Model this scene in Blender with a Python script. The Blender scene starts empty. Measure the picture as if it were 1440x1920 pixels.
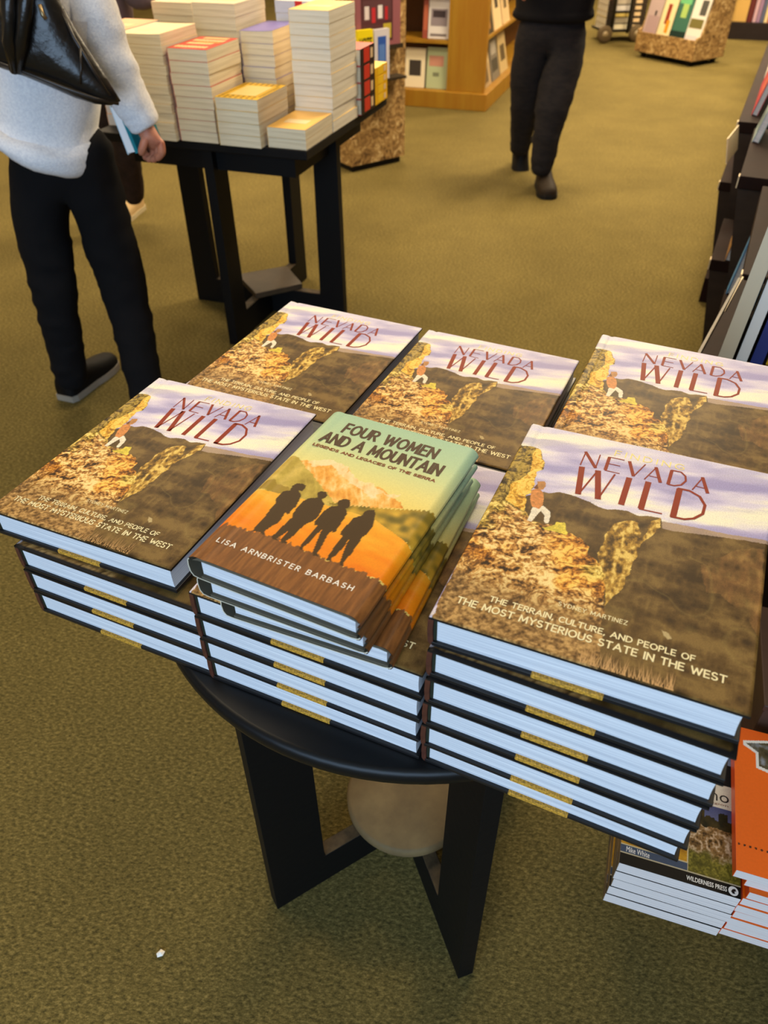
import bpy, bmesh, math, random
import numpy as np
from mathutils import Vector, Matrix, Euler

# ------------------------------------------------------------------ camera, light, exposure
scene = bpy.context.scene
COL = scene.collection
CAM_H = 1.378
PITCH, ROLL, F_PX = 0.7020462, -0.0077329, 1435.39
cam_data = bpy.data.cameras.new('camera')
cam = bpy.data.objects.new('camera', cam_data)
COL.objects.link(cam)
cam_data.sensor_fit = 'HORIZONTAL'
cam_data.sensor_width = 36.0
cam_data.lens = 36.0 * F_PX / 1440.0
cam_data.clip_start = 0.02
cam_data.clip_end = 60
cam_data.dof.use_dof = True
cam_data.dof.focus_distance = 0.86
cam_data.dof.aperture_fstop = 10.0
_c, _s = math.cos(PITCH), math.sin(PITCH)
_r0, _u0, _f = Vector((1, 0, 0)), Vector((0, _s, _c)), Vector((0, _c, -_s))
_cr, _sr = math.cos(ROLL), math.sin(ROLL)
_rt, _up = _r0 * _cr + _u0 * _sr, -_r0 * _sr + _u0 * _cr
_m = Matrix((( _rt.x, _up.x, -_f.x, 0), (_rt.y, _up.y, -_f.y, 0), (_rt.z, _up.z, -_f.z, CAM_H), (0, 0, 0, 1)))
cam.matrix_world = _m
scene.camera = cam

scene.view_settings.view_transform = 'Standard'
scene.view_settings.look = 'None'
scene.view_settings.gamma = 1.0
scene.view_settings.use_curve_mapping = False
scene.view_settings.exposure = 0.0

world = bpy.data.worlds.new('world')
scene.world = world
world.use_nodes = True
world.node_tree.nodes['Background'].inputs[0].default_value = (1.0, 0.86, 0.66, 1)
world.node_tree.nodes['Background'].inputs[1].default_value = 0.12

def area_light(name, loc, target, sx, sy, power, color):
    l = bpy.data.lights.new(name, 'AREA')
    l.shape = 'RECTANGLE'; l.size = sx; l.size_y = sy
    l.energy = power; l.color = color
    o = bpy.data.objects.new(name, l); COL.objects.link(o)
    o.location = loc
    d = Vector(target) - Vector(loc)
    o.rotation_euler = d.to_track_quat('-Z', 'Y').to_euler()
    return o
# daylight through the shop window behind the camera, warm ceiling panels over the shop floor
area_light('daylight', (-0.9, -2.32, 1.62), (-0.5, 0.6, 0.85), 3.4, 1.9, 130, (0.50, 0.72, 1.0))
PANELS = [(-1.2, 1.3, 24), (0.9, 1.7, 20), (-1.4, 4.2, 78), (1.6, 4.6, 175), (0.4, 7.4, 205), (3.6, 7.4, 210), (2.2, 10.2, 190), (-2.6, 7.6, 120)]
for _i, (_x, _y, _p) in enumerate(PANELS):
    area_light('ceiling_lamp', (_x, _y, 3.12), (_x, _y, 0), 1.3, 0.65, _p, (1.0, 0.80, 0.53))

# ------------------------------------------------------------------ helpers
rng = np.random.default_rng(7)
random.seed(5)
def s2l(c):
    c = np.asarray(c, float) / 255.0
    return np.where(c <= 0.04045, c / 12.92, ((c + 0.055) / 1.055) ** 2.4)
def rgba(c, k=1.0):
    l = s2l(c) * k
    return (float(l[0]), float(l[1]), float(l[2]), 1.0)

MATS = {}
def mat(name, c, rough=0.6, spec=0.35, noise=None, bump=None, coat=0.0, metal=0.0, sheen=0.0):
    """plain or mottled surface; noise=(scale, second colour, stretch xyz), bump=(scale, strength)"""
    if name in MATS: return MATS[name]
    m = bpy.data.materials.new(name); m.use_nodes = True
    nt = m.node_tree; b = nt.nodes['Principled BSDF']
    b.inputs['Base Color'].default_value = rgba(c)
    b.inputs['Roughness'].default_value = rough
    b.inputs['Specular IOR Level'].default_value = spec
    b.inputs['Metallic'].default_value = metal
    b.inputs['Coat Weight'].default_value = coat
    b.inputs['Sheen Weight'].default_value = sheen
    tc = None
    if noise or bump:
        tc = nt.nodes.new('ShaderNodeTexCoord')
    if noise:
        sc, c2, st = noise
        mp = nt.nodes.new('ShaderNodeMapping'); mp.inputs['Scale'].default_value = st
        nt.links.new(tc.outputs['Object'], mp.inputs['Vector'])
        n = nt.nodes.new('ShaderNodeTexNoise'); n.inputs['Scale'].default_value = sc
        n.inputs['Detail'].default_value = 4; n.inputs['Roughness'].default_value = 0.65
        nt.links.new(mp.outputs[0], n.inputs['Vector'])
        r = nt.nodes.new('ShaderNodeValToRGB')
        r.color_ramp.elements[0].position = 0.36; r.color_ramp.elements[1].position = 0.64
        r.color_ramp.elements[0].color = rgba(c2); r.color_ramp.elements[1].color = rgba(c)
        nt.links.new(n.outputs['Fac'], r.inputs[0])
        nt.links.new(r.outputs[0], b.inputs['Base Color'])
    if bump:
        n2 = nt.nodes.new('ShaderNodeTexNoise'); n2.inputs['Scale'].default_value = bump[0]
        n2.inputs['Detail'].default_value = 5
        nt.links.new(tc.outputs['Object'], n2.inputs['Vector'])
        bp = nt.nodes.new('ShaderNodeBump'); bp.inputs['Strength'].default_value = bump[1]
        bp.inputs['Distance'].default_value = 0.01
        nt.links.new(n2.outputs['Fac'], bp.inputs['Height'])
        nt.links.new(bp.outputs[0], b.inputs['Normal'])
    MATS[name] = m
    return m

def print_mat(name, fine=900.0, amount=0.16, rough=0.32, spec=0.4):
    """printed picture: the colour attribute of the mesh with a fine printed grain"""
    m = bpy.data.materials.new(name); m.use_nodes = True
    nt = m.node_tree; b = nt.nodes['Principled BSDF']
    at = nt.nodes.new('ShaderNodeAttribute'); at.attribute_name = 'print'
    tc = nt.nodes.new('ShaderNodeTexCoord')
    n = nt.nodes.new('ShaderNodeTexNoise'); n.inputs['Scale'].default_value = fine
    n.inputs['Detail'].default_value = 3
    nt.links.new(tc.outputs['Object'], n.inputs['Vector'])
    mr = nt.nodes.new('ShaderNodeMapRange')
    mr.inputs[1].default_value = 0.3; mr.inputs[2].default_value = 0.7
    mr.inputs[3].default_value = 1 - amount; mr.inputs[4].default_value = 1 + amount
    nt.links.new(n.outputs['Fac'], mr.inputs[0])
    mx = nt.nodes.new('ShaderNodeVectorMath'); mx.operation = 'SCALE'
    nt.links.new(at.outputs['Color'], mx.inputs[0]); nt.links.new(mr.outputs[0], mx.inputs['Scale'])
    nt.links.new(mx.outputs[0], b.inputs['Base Color'])
    b.inputs['Roughness'].default_value = rough
    b.inputs['Specular IOR Level'].default_value = spec
    MATS[name] = m
    return m

class MB:
    """collects shapes into one mesh with several materials"""
    def __init__(self): self.v = []; self.f = []; self.m = []; self.sm = []
    def add(self, vs, fs, mi=0, smooth=False):
        b = len(self.v); self.v += [tuple(p) for p in vs]
        for f in fs: self.f.append(tuple(b + i for i in f)); self.m.append(mi); self.sm.append(smooth)
    def box(self, x0, x1, y0, y1, z0, z1, mi=0):
        v = [(x0,y0,z0),(x1,y0,z0),(x1,y1,z0),(x0,y1,z0),(x0,y0,z1),(x1,y0,z1),(x1,y1,z1),(x0,y1,z1)]
        self.add(v, [(0,3,2,1),(4,5,6,7),(0,1,5,4),(1,2,6,5),(2,3,7,6),(3,0,4,7)], mi)
    def hexa(self, p8, mi=0):
        self.add(p8, [(0,3,2,1),(4,5,6,7),(0,1,5,4),(1,2,6,5),(2,3,7,6),(3,0,4,7)], mi)
    def prism(self, poly, axis, a0, a1, mi=0):
        """poly in the two other axes, pushed along axis from a0 to a1"""
        n = len(poly)
        def P(q, a):
            return (a, q[0], q[1]) if axis == 'x' else ((q[0], a, q[1]) if axis == 'y' else (q[0], q[1], a))
        v = [P(q, a0) for q in poly] + [P(q, a1) for q in poly]
        f = [tuple(range(n))[::-1], tuple(range(n, 2 * n))] + [(i, (i + 1) % n, n + (i + 1) % n, n + i) for i in range(n)]
        self.add(v, f, mi)
    def lathe(self, prof, n=48, mi=0, cx=0, cy=0, smooth=True):
        v = []; f = []
        for r, z in prof:
            for k in range(n):
                a = 2 * math.pi * k / n; v.append((cx + r * math.cos(a), cy + r * math.sin(a), z))
        for i in range(len(prof) - 1):
            for k in range(n):
                k2 = (k + 1) % n; f.append((i * n + k, i * n + k2, (i + 1) * n + k2, (i + 1) * n + k))
        f.append(tuple(range(n))[::-1]); f.append(tuple((len(prof) - 1) * n + k for k in range(n)))
        self.add(v, f, mi, smooth)
    def tube(self, pts, r, n=10, mi=0):
        pts = [Vector(p) for p in pts]; rings = []
        for i, p in enumerate(pts):
            t = (pts[min(i + 1, len(pts) - 1)] - pts[max(i - 1, 0)]).normalized()
            a = t.cross(Vector((0, 0, 1)))
            if a.length < 1e-3: a = Vector((1, 0, 0))
            a.normalize(); b = t.cross(a)
            rr = r[i] if isinstance(r, (list, tuple)) else r
            rings.append([p + (a * math.cos(2*math.pi*k/n) + b * math.sin(2*math.pi*k/n)) * rr for k in range(n)])
        v = [q for R in rings for q in R]; f = []
        for i in range(len(rings) - 1):
            for k in range(n):
                k2 = (k + 1) % n; f.append((i*n+k, i*n+k2, (i+1)*n+k2, (i+1)*n+k))
        f.append(tuple(range(n))[::-1]); f.append(tuple((len(rings)-1)*n+k for k in range(n)))
        self.add(v, f, mi, True)
    def mesh(self, name, mats):
        me = bpy.data.meshes.new(name)
        me.from_pydata(self.v, [], self.f)
        for m in mats: me.materials.append(m)
        me.polygons.foreach_set('material_index', self.m)
        me.polygons.foreach_set('use_smooth', self.sm)
        me.update()
        bm = bmesh.new(); bm.from_mesh(me)
        bmesh.ops.recalc_face_normals(bm, faces=bm.faces); bm.to_mesh(me); bm.free()
        return me
    def build(self, name, mats, parent=None, bevel=0.0):
        if not isinstance(mats, (list, tuple)): mats = [mats]
        return link(name, self.mesh(name, mats), parent, bevel)

def link(name, me, parent=None, bevel=0.0):
    o = bpy.data.objects.new(name, me); COL.objects.link(o)
    if parent: o.parent = parent
    if bevel:
        b = o.modifiers.new('bevel', 'BEVEL'); b.width = bevel; b.segments = 2; b.limit_method = 'ANGLE'
        b.angle_limit = math.radians(40)
    return o
def tag(o, label=None, cat=None, group=None, kind=None):
    if label: o['label'] = label
    if cat: o['category'] = cat
    if group: o['group'] = group
    if kind: o['kind'] = kind
    return o
def thing(name, label, cat, loc=(0,0,0), rz=0.0, group=None):
    o = bpy.data.objects.new(name, None); COL.objects.link(o)
    o.empty_display_size = 0.05
    o.location = loc; o.rotation_euler = (0, 0, rz)
    return tag(o, label, cat, group)
def dup(root, loc, rot, label, group=None):
    r = root.copy(); COL.objects.link(r); r.location = loc; r.rotation_euler = rot
    r['label'] = label
    if group: r['group'] = group
    for ch in list(root.children):
        c = ch.copy(); COL.objects.link(c); c.parent = r
        for g in list(ch.children):
            e = g.copy(); COL.objects.link(e); e.parent = c
    return r
ORD = ['topmost', 'second', 'third', 'fourth', 'fifth', 'sixth', 'seventh', 'eighth', 'ninth', 'tenth', 'eleventh', 'twelfth', 'thirteenth']
def ordinal(i, n):
    return 'topmost' if i == 0 else ('bottom' if i == n - 1 else ORD[i] + ' from the top')

def hash2(ix, iy, seed):
    h = (ix.astype(np.int64) * 374761393 + iy.astype(np.int64) * 668265263 + seed * 2147483647) & 0xffffffff
    h = ((h ^ (h >> 13)) * 1274126177) & 0xffffffff
    return ((h ^ (h >> 16)) & 0xffff) / 65535.0
def vnoise(x, y, seed=0):
    ix, iy = np.floor(x), np.floor(y); fx, fy = x - ix, y - iy
    fx = fx * fx * (3 - 2 * fx); fy = fy * fy * (3 - 2 * fy)
    a, b = hash2(ix, iy, seed), hash2(ix + 1, iy, seed)
    c, d = hash2(ix, iy + 1, seed), hash2(ix + 1, iy + 1, seed)
    return (a * (1 - fx) + b * fx) * (1 - fy) + (c * (1 - fx) + d * fx) * fy
def fbm(x, y, seed=0, octv=5, ridge=False, gain=0.5):
    s = np.zeros_like(x); amp = 1.0; tot = 0.0
    for o in range(octv):
        n = vnoise(x * 2 ** o + o * 17.3, y * 2 ** o - o * 9.1, seed + o)
        if ridge: n = 1 - np.abs(2 * n - 1)
        s += amp * n; tot += amp; amp *= gain
    return s / tot
def inside(poly, x, y):
    r = np.zeros(x.shape, bool); n = len(poly)
    for i in range(n):
        x1, y1 = poly[i]; x2, y2 = poly[(i + 1) % n]
        if y1 == y2: continue
        r ^= ((y1 > y) != (y2 > y)) & (x < (x2 - x1) * (y - y1) / (y2 - y1) + x1)
    return r
def ramp(t, stops):
    ps = [s[0] for s in stops]; cs = np.array([s2l(s[1]) for s in stops])
    return np.stack([np.interp(t, ps, cs[:, k]) for k in range(3)], -1)
def over(img, mask, col):
    mk = mask.astype(float)[..., None]
    return img * (1 - mk) + np.asarray(col) * mk
def sstep(a, b, x):
    t = np.clip((x - a) / (b - a), 0, 1); return t * t * (3 - 2 * t)

def grid_mesh(mb_extra, name, x0, x1, y0, y1, nx, ny, zfun, art, mats, uvfun=None):
    """a printed sheet: grid with a colour attribute, other shapes (mb_extra) joined to it. material 0 is the print"""
    xs = np.linspace(x0, x1, nx); ys = np.linspace(y0, y1, ny)
    X, Y = np.meshgrid(xs, ys)
    Z = zfun(X, Y)
    U, V = (X - x0) / (x1 - x0), (Y - y0) / (y1 - y0)
    img = art(U, V)
    gv = np.stack([X, Y, Z], -1).reshape(-1, 3)
    idx = np.arange(nx * ny).reshape(ny, nx)
    q = np.stack([idx[:-1, :-1], idx[:-1, 1:], idx[1:, 1:], idx[1:, :-1]], -1).reshape(-1, 4)
    ev = np.array(mb_extra.v, float).reshape(-1, 3)
    allv = np.concatenate([gv, ev]) if len(ev) else gv
    loops = [q.reshape(-1)] + [np.array(f) + len(gv) for f in mb_extra.f]
    tot = np.concatenate([np.full(len(q), 4)] + ([np.array([len(f) for f in mb_extra.f])] if mb_extra.f else []))
    lp = np.concatenate(loops).astype(np.int32)
    me = bpy.data.meshes.new(name)
    me.vertices.add(len(allv)); me.vertices.foreach_set('co', allv.astype(np.float32).ravel())
    me.loops.add(len(lp)); me.loops.foreach_set('vertex_index', lp)
    me.polygons.add(len(tot))
    st = np.concatenate([[0], np.cumsum(tot)[:-1]]).astype(np.int32)
    me.polygons.foreach_set('loop_start', st)
    for m in mats: me.materials.append(m)
    mi = np.concatenate([np.zeros(len(q)), np.array(mb_extra.m)]).astype(np.int32) if mb_extra.m else np.zeros(len(q), np.int32)
    me.polygons.foreach_set('material_index', mi)
    me.polygons.foreach_set('use_smooth', np.concatenate([np.ones(len(q), bool), np.zeros(len(mb_extra.f), bool)]))
    at = me.attributes.new('print', 'FLOAT_COLOR', 'POINT')
    col = np.ones((len(allv), 4), np.float32); col[:len(gv), :3] = img.reshape(-1, 3)
    at.data.foreach_set('color', col.ravel())
    me.update(calc_edges=True); me.validate()
    return me

def text_polys(s, bold=0.0, spacing=1.0):
    cu = bpy.data.curves.new('lettering', 'FONT'); cu.body = s; cu.offset = bold; cu.space_character = spacing
    cu.resolution_u = 3
    o = bpy.data.objects.new('lettering', cu); COL.objects.link(o)
    dg = bpy.context.evaluated_depsgraph_get(); dg.update()
    me = bpy.data.meshes.new_from_object(o.evaluated_get(dg))
    v = np.array([p.co[:] for p in me.vertices]); f = [tuple(p.vertices) for p in me.polygons]
    bpy.data.objects.remove(o); bpy.data.curves.remove(cu); bpy.data.meshes.remove(me)
    return v, f
def put_text(mb, s, x0, y0, w, h, z, mi, bold=0.0, spacing=1.0, ang=0.0, M=None):
    """lettering w wide and h tall with its lower left corner at x0, y0"""
    v, f = text_polys(s, bold, spacing)
    lo, hi = v.min(0), v.max(0)
    capb = 0.0 if lo[1] > -0.06 else lo[1]
    x = (v[:, 0] - lo[0]) / (hi[0] - lo[0]) * w
    y = (v[:, 1] - max(lo[1], capb)) / (hi[1] - max(lo[1], capb)) * h
    ca, sa = math.cos(ang), math.sin(ang)
    P = [(x0 + ca * a - sa * b, y0 + sa * a + ca * b, z) for a, b in zip(x, y)]
    if M is not None: P = [tuple(M @ Vector(p)) for p in P]
    mb.add(P, f, mi)
GL = {}
def _arc(cx, cy, rx, ry, a0, a1, n=9): return [(cx + rx * math.cos(math.radians(a0 + (a1 - a0) * i / n)), cy + ry * math.sin(math.radians(a0 + (a1 - a0) * i / n))) for i in range(n + 1)]
# pen strokes of the capitals in a box one unit tall: letter -> (width, strokes)
GL.update({'A': (.72, [[(0, 0), (.36, 1)], [(.36, 1), (.72, 0)], [(.13, .33), (.59, .33)]]), 'B': (.55, [[(0, 0), (0, 1)], [(0, 1), (.26, 1)] + _arc(.26, .76, .24, .24, 90, -90) + [(0, .52)], [(.26, .52)] + _arc(.28, .26, .27, .26, 90, -90) + [(0, 0)]]),
 'C': (.62, [_arc(.36, .5, .36, .5, 50, 310, 16)]), 'D': (.64, [[(0, 0), (0, 1), (.2, 1)] + _arc(.2, .5, .44, .5, 90, -90, 12) + [(0, 0)]]), 'E': (.46, [[(.46, 1), (0, 1), (0, 0), (.46, 0)], [(0, .52), (.4, .52)]]),
 'F': (.44, [[(.44, 1), (0, 1), (0, 0)], [(0, .5), (.38, .5)]]), 'G': (.68, [_arc(.37, .5, .37, .5, 50, 330, 16) + [(.68, .46), (.42, .46)]]), 'H': (.62, [[(0, 0), (0, 1)], [(.62, 0), (.62, 1)], [(0, .52), (.62, .52)]]), 'I': (.04, [[(.02, 0), (.02, 1)]]),
 'L': (.42, [[(0, 1), (0, 0), (.42, 0)]]), 'M': (.8, [[(0, 0), (.06, 1), (.4, .18), (.74, 1), (.8, 0)]]), 'N': (.62, [[(0, 0), (0, 1), (.62, 0), (.62, 1)]]), 'O': (.74, [_arc(.37, .5, .37, .5, 90, 450, 20)]), 'P': (.5, [[(0, 0), (0, 1), (.26, 1)] + _arc(.26, .74, .24, .26, 90, -90) + [(0, .48)]]),
 'R': (.54, [[(0, 0), (0, 1), (.26, 1)] + _arc(.26, .75, .24, .25, 90, -90) + [(0, .5)], [(.24, .5), (.54, 0)]]), 'S': (.5, [_arc(.25, .75, .23, .25, 40, 270, 10) + _arc(.25, .25, .25, .25, 90, -150, 10)]), 'T': (.58, [[(0, 1), (.58, 1)], [(.29, 1), (.29, 0)]]), 'U': (.6, [[(0, 1), (0, .3)] + _arc(.3, .3, .3, .3, 180, 360, 10) + [(.6, 1)]]),
 'V': (.66, [[(0, 1), (.33, 0), (.66, 1)]]), 'W': (.98, [[(0, 1), (.24, 0), (.49, .9), (.74, 0), (.98, 1)]]), 'Y': (.62, [[(0, 1), (.31, .48), (.62, 1)], [(.31, .48), (.31, 0)]]), 'Z': (.54, [[(0, 1), (.54, 1), (0, 0), (.54, 0)]]), ',': (.08, [[(.07, .06), (.01, -.14)]]), ' ': (.26, [])})
def put_strokes(mb, s, x0, y0, w, h, z, mi, pen, gap=.17, ang=0.0):
    """block lettering drawn with a pen, w wide and h tall over all"""
    tot = sum(GL[c][0] + gap for c in s) - gap
    pen_h = min(pen, h * .4); kx = (w - pen) / tot; ky = h - pen_h; x = 0.0
    ca, sa = math.cos(ang), math.sin(ang)
    for c in s:
        cw, st = GL[c]
        for p in st:
            q = [((x + a) * kx + pen / 2, b * ky + pen_h / 2) for a, b in p]
            d0 = np.array(q[0]) - np.array(q[1]); d1 = np.array(q[-1]) - np.array(q[-2])
            q[0] = tuple(np.array(q[0]) + d0 / (np.linalg.norm(d0) + 1e-9) * pen * .45); q[-1] = tuple(np.array(q[-1]) + d1 / (np.linalg.norm(d1) + 1e-9) * pen * .45)
            q = [(x0 + ca * a - sa * b, y0 + sa * a + ca * b) for a, b in q]
            run = [q[0]]
            for i in range(1, len(q)):
                run.append(q[i])
                if i == len(q) - 1: stroke(mb, run, pen, z, mi)
                else:
                    e0 = np.array(q[i]) - np.array(q[i - 1]); e1 = np.array(q[i + 1]) - np.array(q[i])
                    e0 = e0 / (np.linalg.norm(e0) + 1e-9); e1 = e1 / (np.linalg.norm(e1) + 1e-9)
                    if float(e0 @ e1) < .72:
                        run[-1] = tuple(np.array(q[i]) + e0 * pen * .4); stroke(mb, run, pen, z, mi); run = [tuple(np.array(q[i]) - e1 * pen * .4)]
        x += cw + gap
def stroke(mb, pts, w, z, mi):
    """one pen stroke of a letter; pts in metres"""
    pts = [np.array(p) for p in pts]; L = []; R = []
    for i, p in enumerate(pts):
        t = pts[min(i + 1, len(pts) - 1)] - pts[max(i - 1, 0)]
        t = t / (np.linalg.norm(t) + 1e-9); n = np.array([-t[1], t[0]]) * w / 2
        L.append((*(p + n), z)); R.append((*(p - n), z))
    k = len(pts)
    mb.add(L + R, [(i, i + 1, k + i + 1, k + i) for i in range(k - 1)], mi)

def skin_mesh(name, nodes, edges, m, parent=None, sub=2, root=None, wrinkle=0.0, wscale=14.0, seed=0, smooth=0):
    """one continuous tapering surface grown over a jointed skeleton. nodes: {key: ((x,y,z), radius or (rx,ry))}"""
    keys = list(nodes); ix = {k: i for i, k in enumerate(keys)}
    me = bpy.data.meshes.new(name)
    me.from_pydata([nodes[k][0] for k in keys], [(ix[a], ix[b]) for a, b in edges], [])
    o = bpy.data.objects.new(name, me); COL.objects.link(o)
    md = o.modifiers.new('skin', 'SKIN'); md.use_smooth_shade = True; md.branch_smoothing = 0.6
    lay = me.skin_vertices[0].data
    for k in keys:
        r = nodes[k][1]; lay[ix[k]].radius = (r, r) if not isinstance(r, tuple) else r
        lay[ix[k]].use_root = (k == (root or keys[0]))
    sb = o.modifiers.new('sub', 'SUBSURF'); sb.levels = sub; sb.render_levels = sub
    dg = bpy.context.evaluated_depsgraph_get(); dg.update()
    out = bpy.data.meshes.new_from_object(o.evaluated_get(dg))
    bpy.data.objects.remove(o)
    out.name = name
    if smooth:
        bm = bmesh.new(); bm.from_mesh(out)
        for _ in range(smooth): bmesh.ops.smooth_vert(bm, verts=bm.verts, factor=.5, use_axis_x=True, use_axis_y=True, use_axis_z=True)
        bm.to_mesh(out); bm.free(); out.update()
    if wrinkle:
        n = len(out.vertices); co = np.empty(n * 3, np.float32); out.vertices.foreach_get('co', co); co = co.reshape(-1, 3)
        no = np.empty(n * 3, np.float32); out.vertices.foreach_get('normal', no); no = no.reshape(-1, 3)
        d = fbm(co[:, 0] * wscale + co[:, 1] * wscale * 0.7, co[:, 2] * wscale * 1.9 + co[:, 1] * wscale * 0.3, seed, 3, True) - 0.55
        co += no * (d * wrinkle)[:, None]
        out.vertices.foreach_set('co', co.ravel())
    out.materials.clear(); out.materials.append(m)
    for p in out.polygons: p.use_smooth = True
    out.update()
    return link(name, out, parent)
# outlines of the printed cover art, in fractions of cover width and height
CANYON_ART={"poly":{"pillar":[[-0.0089,0.7906],[-0.0066,0.8612],[0.0119,0.8489],[0.0251,0.8558],[0.0545,0.8615],[0.0778,0.8509],[0.1019,0.8321],[0.1206,0.7952],[0.1328,0.7712],[0.1363,0.7449],[0.1237,0.733],[0.1162,0.7227],[0.125,0.6777],[0.1319,0.6386],[0.1321,0.6083],[0.1209,0.5899],[0.1291,0.5679],[0.1309,0.5393],[0.139,0.5086],[0.0976,0.5195],[0.0452,0.5421],[-0.0159,0.5134]],"gold":[[0.0618,0.852],[0.0867,0.8477],[0.1065,0.8192],[0.1259,0.7801],[0.1262,0.7365],[0.1162,0.7227],[0.1268,0.6679],[0.1321,0.6083],[0.1209,0.5899],[0.1325,0.5398],[0.1343,0.5165],[0.0861,0.5303],[0.0482,0.5528],[0.052,0.5888],[0.0456,0.6328],[0.0583,0.6575],[0.0829,0.6913],[0.0872,0.7302]],"rock":[[-0.0174,0.418],[-0.0083,0.5256],[0.0408,0.553],[0.0925,0.5323],[0.1343,0.5165],[0.175,0.4826],[0.205,0.4759],[0.2427,0.4855],[0.2823,0.4888],[0.3219,0.47],[0.3497,0.4656],[0.3766,0.4525],[0.3279,0.4719],[0.372,0.4568],[0.4104,0.4292],[0.4192,0.3988],[0.4499,0.3868],[0.4619,0.3759],[0.4949,0.3325],[0.5041,0.2834],[0.5104,0.2451],[0.5299,0.2027],[0.5296,0.1462],[0.549,0.0896],[0.5474,0.0544],[0.5631,-0.0151],[0.0157,-0.0323]],"hill":[[0.1096,0.5815],[0.1777,0.6323],[0.1995,0.6315],[0.2296,0.6482],[0.2641,0.6512],[0.3012,0.6453],[0.3384,0.6371],[0.3889,0.6285],[0.3443,0.6375],[0.3922,0.6218],[0.4295,0.622],[0.4999,0.6364],[0.5435,0.6278],[0.5828,0.6363],[0.6226,0.6414],[0.6307,0.626],[0.6375,0.5914],[0.6809,0.5918],[0.7442,0.6055],[0.8074,0.6161],[0.8908,0.6272],[0.9894,0.6374],[1.0135,0.6421],[1.0555,-0.0061],[0.5487,-0.1796],[0.3031,0.3292],[0.0793,0.476]],"plain":[[0.6257,0.6258],[0.6307,0.626],[0.6846,0.6321],[0.782,0.638],[0.8539,0.6398],[0.9881,0.6549],[1.0155,0.6569],[1.0167,0.6375],[0.6411,0.573]],"cliff":[[0.452,0.4117],[0.4532,0.4873],[0.4631,0.5509],[0.5142,0.5979],[0.5461,0.5953],[0.5593,0.5566],[0.579,0.5269],[0.5838,0.5643],[0.5946,0.6167],[0.6225,0.6441],[0.6293,0.5967],[0.6048,0.5469],[0.5878,0.5063],[0.5759,0.4455],[0.5699,0.3994],[0.5657,0.3135],[0.5425,0.2456],[0.5288,0.2216],[0.5041,0.2834],[0.4796,0.3275]],"red":[[0.7938,0.4749],[0.8597,0.5354],[0.9151,0.5934],[0.9912,0.6116],[1.0028,0.2575],[0.9414,0.3306],[0.8712,0.3773],[0.821,0.3712]],"hat":[[0.135,0.6756],[0.1628,0.6851],[0.1727,0.6715],[0.1732,0.6553],[0.1709,0.6413],[0.1585,0.6355],[0.146,0.648]],"hair":[[0.14,0.6616],[0.1319,0.6386],[0.1405,0.6351],[0.1585,0.6355],[0.1631,0.6481]],"torso":[[0.132,0.6284],[0.1557,0.6433],[0.1776,0.6223],[0.1886,0.5959],[0.1946,0.5638],[0.188,0.5427],[0.1588,0.5456],[0.1404,0.5762],[0.1321,0.6083]],"pants":[[0.1604,0.5413],[0.1985,0.5626],[0.2319,0.5421],[0.2391,0.521],[0.242,0.4875],[0.2328,0.4846],[0.223,0.493],[0.2174,0.5189],[0.1974,0.5361],[0.1909,0.5153],[0.1812,0.4753],[0.1641,0.4746],[0.1642,0.5117]],"bush":[[0.23,0.4634],[0.2687,0.489],[0.2738,0.5042],[0.2967,0.5068],[0.3091,0.4838],[0.3242,0.473],[0.319,0.4582],[0.2916,0.4605],[0.245,0.4592]],"patch":[[0.7145,0.185],[0.7319,0.1839],[0.7455,0.1723],[0.7352,0.1666],[0.7189,0.1726]]},"strokes":[[[[0.2691,0.8946],[0.2681,0.8144]],0.0011],[[[0.2669,0.8957],[0.3307,0.816]],0.0036],[[[0.3288,0.8961],[0.3303,0.8176]],0.0011],[[[0.3676,0.8951],[0.3692,0.8173]],0.0036],[[[0.3654,0.8945],[0.4291,0.8957]],0.0011],[[[0.369,0.8568],[0.4202,0.8575]],0.0011],[[[0.3668,0.8157],[0.4278,0.8155]],0.0011],[[[0.4489,0.8964],[0.4824,0.8178]],0.0036],[[[0.5134,0.8983],[0.4824,0.8178]],0.0011],[[[0.5583,0.8963],[0.5258,0.8153]],0.0011],[[[0.5557,0.8955],[0.588,0.8162]],0.0036],[[[0.5397,0.8401],[0.5768,0.8397]],0.0011],[[[0.6184,0.8982],[0.6173,0.817]],0.0036],[[[0.6159,0.8974],[0.6537,0.8987],[0.6738,0.8814],[0.6791,0.856],[0.6656,0.8292],[0.6413,0.817],[0.6157,0.8173]],0.0017600000000000003],[[[0.7395,0.8971],[0.7096,0.8171]],0.0011],[[[0.7369,0.8964],[0.7677,0.816]],0.0036],[[[0.7205,0.8411],[0.7584,0.8383]],0.0011],[[[0.2774,0.8068],[0.3039,0.6585]],0.0062],[[[0.3049,0.6588],[0.3426,0.8042]],0.0015],[[[0.3432,0.8061],[0.3822,0.6576]],0.0062],[[[0.3818,0.659],[0.4116,0.8065]],0.0015],[[[0.4692,0.8056],[0.471,0.6574]],0.0062],[[[0.544,0.8069],[0.5448,0.6614]],0.0062],[[[0.5376,0.6584],[0.6237,0.6614]],0.0015],[[[0.6641,0.8072],[0.6642,0.6565]],0.0062],[[[0.6563,0.8072],[0.7005,0.8088],[0.7422,0.7904],[0.7666,0.7523],[0.7646,0.7073],[0.7372,0.6749],[0.7047,0.6605],[0.6558,0.6583]],0.0031]],"text":{"line1":[[0.1615,0.1338],[0.1687,0.1119],[0.8264,0.1371]],"line2":[[0.0608,0.0986],[0.0749,0.0727],[0.9237,0.1036]],"author":[[0.3794,0.1829],[0.3834,0.1686],[0.6072,0.185]],"finding":[[0.3823,0.9445],[0.3865,0.9096],[0.6631,0.9457]]}}
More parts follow.
